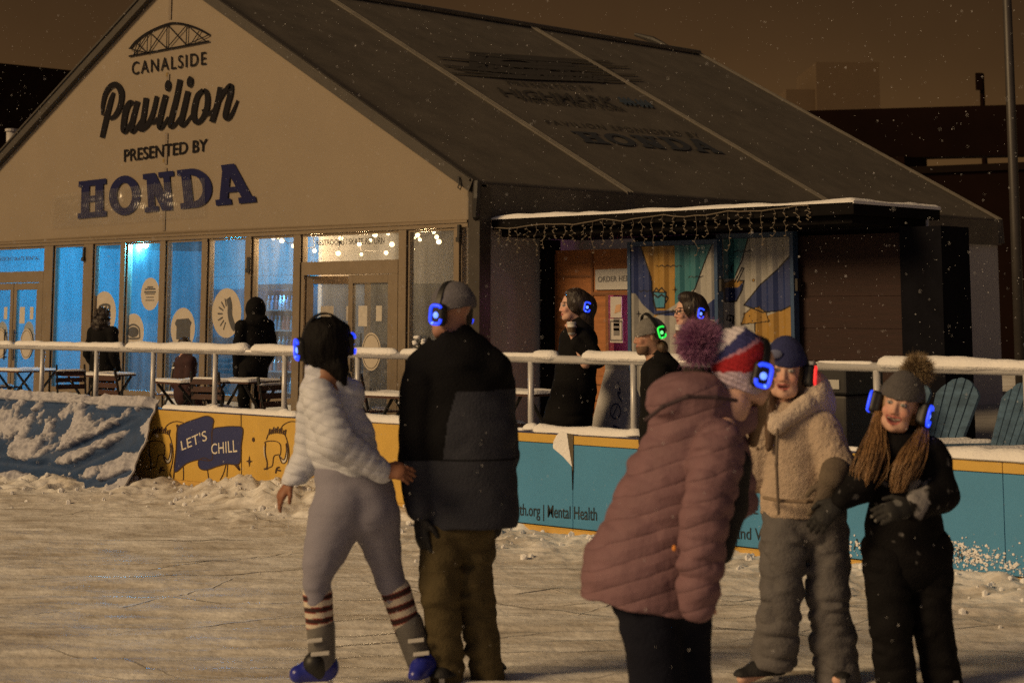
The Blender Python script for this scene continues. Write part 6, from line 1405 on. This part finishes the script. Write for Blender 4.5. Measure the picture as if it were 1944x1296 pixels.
headphones(F, c, Rm, 1.16, BLUEG, 'blue lit headphones on the laughing girl with the furry pompom beanie')

# ------------------------------------------------------------------ people behind, at the rail and on the patio
def Dat(px, Y): return float(np.dot(onY(px, 700, Y)-CAM, FWD))
DC = M('dark wool coat', (.009,.0085,.009), .9, .25, 12, .3, 70, spec=.1)
def cup(F, x, y, dd, label, lid=True):
    p = F.base+F.Rm@F.j(x,y,dd); t = tag(empty('paper_cup', p), label, 'cup', 'white paper cups'); b = MB(); b.tube([(0,0,-.05),(0,0,.045)], [.028,.038], 16); b.build('cup', M('white paper', (.62,.6,.57), .6), t, True)
    b = MB(); b.tube([(0,0,.0455),(0,0,.058)], [.041,.037], 16); b.build('lid', M('cup lid', (.55,.54,.52), .5), t)
    b = MB(); b.tube([(0,0,-.03),(0,0,.015)], [.032,.0375], 16, False); b.build('sleeve', M('cup sleeve', (.12,.08,.05), .8), t)
# standing woman in long dark coat
F = Fig(1088, Dat(1088, 11.75), .2, 'person in long dark coat standing behind the rail holding a white cup'); k_ = F.k
c = F.j(1086,581,0); Rm = frame(-78, 4, 0)
J = J_(F, dict(chest=(1098,660,0), pelvis=(1090,780,0), shL=(1100,640,-.14), elL=(1112,690,-.2), wrL=(1088,640,-.16), shR=(1098,640,.14), elR=(1085,690,.2), wrR=(1078,645,.08), hipL=(1085,800,-.08), knL=(1083,880,-.08), anL=(1083,955,-.06), toL=(1060,968,-.06), hipR=(1090,800,.08), knR=(1088,880,.08), anR=(1088,955,.1), toR=(1066,968,.1)))
body(F, J, (c, Rm), FSK, 1., [((J['wrL'], (-.2,.1,.9), (.3,-.9,0), (.0,.8,0)), dict(curl=.9))])
F.mesh('coat', [Cc(F,1098,650,0,38,1090,740,0,42,sq=1.0), Cc(F,1090,740,0,42,1078,800,0,48,sq=1.), Cc(F,1100,618,0,20,1100,640,0,32), Cc(F,1100,640,-.1,20,1098,640,.12,20)] + chain(F, [(1108,642,-.14,18),(1132,682,-.2,17),(1094,652,-.2,13)], k=.02) + chain(F, [(1098,642,.14,18),(1082,690,.2,17),(1080,650,.1,13)], k=.02) + [below(F,1030,850,1140,850)], DC, .009, .03, folds(.007, 6, 3))
F.mesh('trousers', chain(F, [(1085,800,-.08,18),(1083,955,-.06,14)])+chain(F, [(1090,800,.08,18),(1088,955,.1,14)]), DC, .009)
F.mesh('hair', [Ee(F,1097,574,.0,27,24,26), Ee(F,1118,582,.0,16,16,22), Cc(F,1112,600,0,16,1118,625,0,10), Ee(F,1090,557,0,17,20,10)], M('dark brown hair', (.025,.016,.012), .5, .4, 30, .5, 90, stretch=(1,1,.2)), .007, .02, lambda P, d: d+.004*vnoise(P*np.array((50,50,12)), 2))
shoe(F, 'boot', (1084,955,-.06), (1058,962,-.06), 14, GB, False); shoe(F, 'boot', (1090,955,.1), (1064,962,.1), 14, GB, False)
cup(F, 1085, 624, -.20, 'white paper cup held by the woman in the long dark coat')
headphones(F, F.j(1100,580,0), frame(-62, 0, 0), 1.0, BLUEG, 'blue lit headphones on the woman in the long dark coat')
# man in grey beanie against the boards
F = Fig(1250, Dat(1250, 10.55), 0., 'bearded person in grey beanie and black coat leaning on the boards'); c = F.j(1232,640,0); Rm = frame(-82, 4, -3)
J = J_(F, dict(chest=(1256,730,0), pelvis=(1262,860,0), shL=(1252,712,-.16), elL=(1245,790,-.2), wrL=(1225,840,-.16), shR=(1258,712,.16), elR=(1250,790,.2), wrR=(1240,840,.2), hipL=(1258,880,-.08), knL=(1255,960,-.08), anL=(1260,1050,-.06), toL=(1235,1062,-.06), hipR=(1264,880,.08), knR=(1262,960,.08), anR=(1270,1050,.1), toR=(1245,1062,.1)))
body(F, J, (c, Rm), (.42,.24,.17), 1.03)
F.mesh('coat', [Cc(F,1256,715,0,42,1260,800,0,46), Cc(F,1260,800,0,46,1262,880,0,45), Cc(F,1252,680,0,22,1256,705,0,34), Cc(F,1252,708,-.12,22,1258,708,.12,22)] + chain(F, [(1252,714,-.16,22),(1246,790,-.2,20),(1226,838,-.17,15)], k=.02) + chain(F, [(1258,714,.16,22),(1250,790,.2,20),(1240,838,.2,15)], k=.02) + [below(F,1200,912,1320,912)], DC, .009, .03, folds(.007, 6, 3))
F.mesh('trousers', chain(F, [(1258,870,-.08,24),(1255,960,-.08,20),(1260,1050,-.06,17)])+chain(F, [(1264,870,.08,24),(1262,960,.08,20),(1270,1050,.1,17)]), DC, .01, .03, folds(.006, 8, 3))
beanie(F, c, Rm, 1.06, M('grey knit', (.17,.165,.16), .9, .2, 30, .5, 120), .018, .0)
F.mesh('hair', [Ee(F,1256,660,.0,13,20,15), ], hr, .007); F.mesh('beard', [('f', lambda P: smax(head_sdf(c, Rm, 1.03)(P)-.004, smax(((P-c)@Rm)[:,2]+.060, ((P-c)@Rm)[:,1]+.02, .01), .01), .01, c-.16, c+.05)], M('brown beard', (.13,.075,.05), .8, .4, 40), .005)
shoe(F, 'skate', (1262,1052,-.06), (1236,1058,-.06), 17, GB); shoe(F, 'skate', (1272,1052,.1), (1246,1058,.1), 17, GB)
V, Fc = _collect(hand_prims(J['wrL'], (-.3,-.1,-.9), (-.6,-.7,0), (.5,-.5,0), 1.15, .5), .006, .012); arr_mesh('glove', V, Fc, GB, F.root)
headphones(F, F.j(1236,628,.0), frame(-62, 28, 0), 1.04, GREENG, 'green lit headphones pushed up on the grey beanie of the bearded man')
# woman with glasses
F = Fig(1325, Dat(1325, 11.9), .2, 'person with glasses and dark fur hooded coat holding a white cup'); c = F.j(1304,592,0); Rm = frame(-70, 4, 0)
J = J_(F, dict(chest=(1322,680,0), pelvis=(1325,800,0), shL=(1325,660,-.16), elL=(1325,715,-.2), wrL=(1298,660,-.18), shR=(1320,660,.15), elR=(1315,715,.2), wrR=(1295,665,.1), hipL=(1322,820,-.08), knL=(1322,890,-.08), anL=(1322,960,-.06), toL=(1300,972,-.06), hipR=(1328,820,.08), knR=(1328,890,.08), anR=(1328,960,.1), toR=(1305,972,.1)))
body(F, J, (c, Rm), FSK, 1., [((J['wrL'], (-.3,.1,.9), (.3,-.9,0), (0,.8,0)), dict(curl=.9))])
F.mesh('coat', [Cc(F,1322,675,0,40,1326,800,0,46), Cc(F,1316,640,0,22,1320,660,0,34), Cc(F,1325,664,-.12,20,1320,664,.12,20)] + chain(F, [(1326,664,-.16,20),(1328,715,-.2,18),(1302,670,-.2,13)], k=.02) + chain(F, [(1320,664,.15,19),(1315,715,.2,17),(1297,672,.1,13)], k=.02) + [below(F,1260,862,1400,862)], M('dark brown coat', (.020,.015,.014), .85, .25, 12, .3, 70), .009, .03, folds(.007, 6, 3))
F.mesh('fur_hood', [Ee(F,1346,632,.02,22,50,24), Ee(F,1335,645,.0,20,50,14)], M('fur trim', (.15,.12,.09), .95, .35, 30, .6, 120), .008, .03, fluff(.008, 70, 2))
F.mesh('trousers', chain(F, [(1322,810,-.08,19),(1322,960,-.06,14)])+chain(F, [(1328,810,.08,19),(1328,960,.1,14)]), DC, .01)
F.mesh('hair', [Ee(F,1316,583,.0,28,25,28), Cc(F,1328,590,0,20,1334,630,0,14), Ee(F,1304,564,0,18,22,11)], M('dark brown hair', (.03,.018,.013)), .007, .02, lambda P, d: d+.004*vnoise(P*np.array((50,50,12)), 2))
W_ = lambda p: c+Rm@np.array(p); b = MB()
for s in (-1, 1):
    b.tube([W_((s*.033+.021*math.cos(a), -.108, .008+.018*math.sin(a))) for a in np.linspace(0, 6.283, 17)], .0025, 5, False); b.tube([W_((s*.054,-.106,.012)), W_((s*.078,-.02,.010)), W_((s*.08,.02,.004))], .0025, 5)
b.tube([W_((-.012,-.108,.012)), W_((.012,-.108,.012))], .0025, 5); b.build('glasses', M('black frame', (.01,.01,.01), .4), F.root)
cup(F, 1291, 630, -.24, 'white paper cup held by the woman with glasses')
headphones(F, F.j(1312,592,0), frame(-58, 0, 0), 1.0, BLUEG, 'blue lit headphones on the woman with glasses')
shoe(F, 'boot', (1323,960,-.06), (1298,966,-.06), 14, GB, False); shoe(F, 'boot', (1329,960,.1), (1304,966,.1), 14, GB, False)
# dark figures before the windows
def dark(px, py, Y, h, label, yaw, seated=False, curly=False, coat=DC, hood=False):
    D = Dat(px, Y); F = Fig(px, D, .2, label); z0 = h
    hz = np.array; c = hz((0,0,h-.13)); Rm = frame(yaw); f = Rm@hz((0,-1,0)); l = Rm@hz((1,0,0))
    hip = h-.80 if not seated else .50; sh_ = h-.32
    J = dict(chest=hz((0,0,sh_-.1)), pelvis=hz((0,0,hip+.05)))
    for q, s in (('L',1),('R',-1)):
        J['sh'+q] = l*s*.18+hz((0,0,sh_)); J['el'+q] = l*s*.24+hz((0,0,sh_-.29))-f*.03; J['wr'+q] = l*s*.17+hz((0,0,sh_-.50))+f*.10
        J['hip'+q] = l*s*.1+hz((0,0,hip)); J['kn'+q] = l*s*.11+(hz((0,0,hip*.53))+f*.05 if not seated else hz((0,0,.5))+f*.42); J['an'+q] = l*s*.11+(hz((0,0,.09)) if not seated else hz((0,0,.09))+f*.44); J['to'+q] = J['an'+q]+f*.15-hz((0,0,.04))
    body(F, J, (c, Rm), FSK, .98, [((J['wr'+q], f*.5-l*s*.3-hz((0,0,.8)), l*s, f), dict(curl=.6, s=.9)) for q, s in (('L',1),('R',-1))])
    pr = [('c', hz((0,0,sh_-.06)), hz((0,0,hip+.02)), .165, .18, dict(sq=1.25, sqax=f)), ('c', J['shL'], J['shR'], .085, .085, {}), ('c', hz((0,0,h-.26)), hz((0,0,sh_)), .08, .12, {})]
    for q in 'LR': pr += [('c', J['sh'+q], J['el'+q], .075, .068, dict(k=.02)), ('c', J['el'+q], J['wr'+q]+f*.03-hz((0,0,.05)), .068, .055, dict(k=.02)), ('c', J['wr'+q]-hz((0,0,.0)), J['wr'+q]+f*.04-hz((0,0,.12)), .06, .05, {})]
    F.mesh('coat', pr, coat, .011, .03, folds(.006, 6, 3))
    tr = []
    for q in 'LR': tr += [('c', J['hip'+q], J['kn'+q], .095, .075, {}), ('c', J['kn'+q], J['an'+q], .075, .06, {})]
    F.mesh('trousers', tr, DC, .011, .03, folds(.005, 6, 3))
    for q in 'LR': F.mesh('boot', [('c', J['an'+q]+hz((0,0,.02)), J['an'+q]-hz((0,0,.03)), .06, .055, {}), ('c', J['an'+q]-hz((0,0,.03)), J['to'+q], .05, .042, {})], GB, .01)
    if hood: F.mesh('hood', [('e', c-f*.02+hz((0,0,.02)), (.13,.14,.16)), ('e', c-f*.06+hz((0,0,-.12)), (.15,.13,.10)), ('-','e', c+f*.12, (.075,.10,.10))], coat, .009, .03, folds(.005, 8, 3))
    else: F.mesh('hair', [('e', c-f*.025+hz((0,0,.03)), (.115,.12,.12)), ('e', c-f*.05-hz((0,0,.08)), (.12,.09,.12))] if curly else [('e', c-f*.02+hz((0,0,.035)), (.088,.10,.095))], M('dark brown hair'), .008, .03, lambda P, d: d+(.022 if curly else .004)*vnoise(P*(30 if curly else 40), 2))
    return F
dark(478, 600, 14.6, 1.70, 'dark hooded figure standing before the rightmost sticker window', -150, hood=True)
dark(187, 600, 14.5, 1.60, 'dark curly haired figure standing behind the rail at left', 150, curly=True)
DR = M('dark maroon coat', (.035,.010,.012), .85, .25, 12)
F6 = dark(347, 640, 14.4, 1.24, 'dark maroon clad person seated at a table below the loaf sticker', 120, True, coat=DR)
dark(255, 640, 18.6, 1.25, 'person seated inside behind the window with the bun sticker', 20, True, coat=DR)
dark(330, 640, 19.0, 1.58, 'person standing inside behind the loaf sticker window', -40)
dark(640, 640, 18.4, 1.66, 'person standing just inside the open right hand door', 40, coat=M('dark teal coat', (.02,.04,.05), .8))
# ================================================================== FALLING SNOW
rg = np.random.default_rng(12); vs, fs = [], []; n = 0
octv = np.array([(1,0,0),(0,1,0),(-1,0,0),(0,-1,0),(0,0,1),(0,0,-1)], float)
octf = [(0,1,4),(1,2,4),(2,3,4),(3,0,4),(1,0,5),(2,1,5),(3,2,5),(0,3,5)]
b = MB()
for i in range(14000):
    D = 5+21*rg.random()**.6; q = onD(rg.uniform(-200,2150), rg.uniform(-150,1300), D)
    if q[2] < .3 or (q[1] > 16.2): continue
    r = rg.uniform(.0008,.0022)*(1.6 if i % 17 == 0 else 1)
    b.add([q+octv[k]*r*np.array((1,1,1.6)) for k in range(6)], octf)
tag(b.build('falling_snow', SNOWC), kind='stuff')
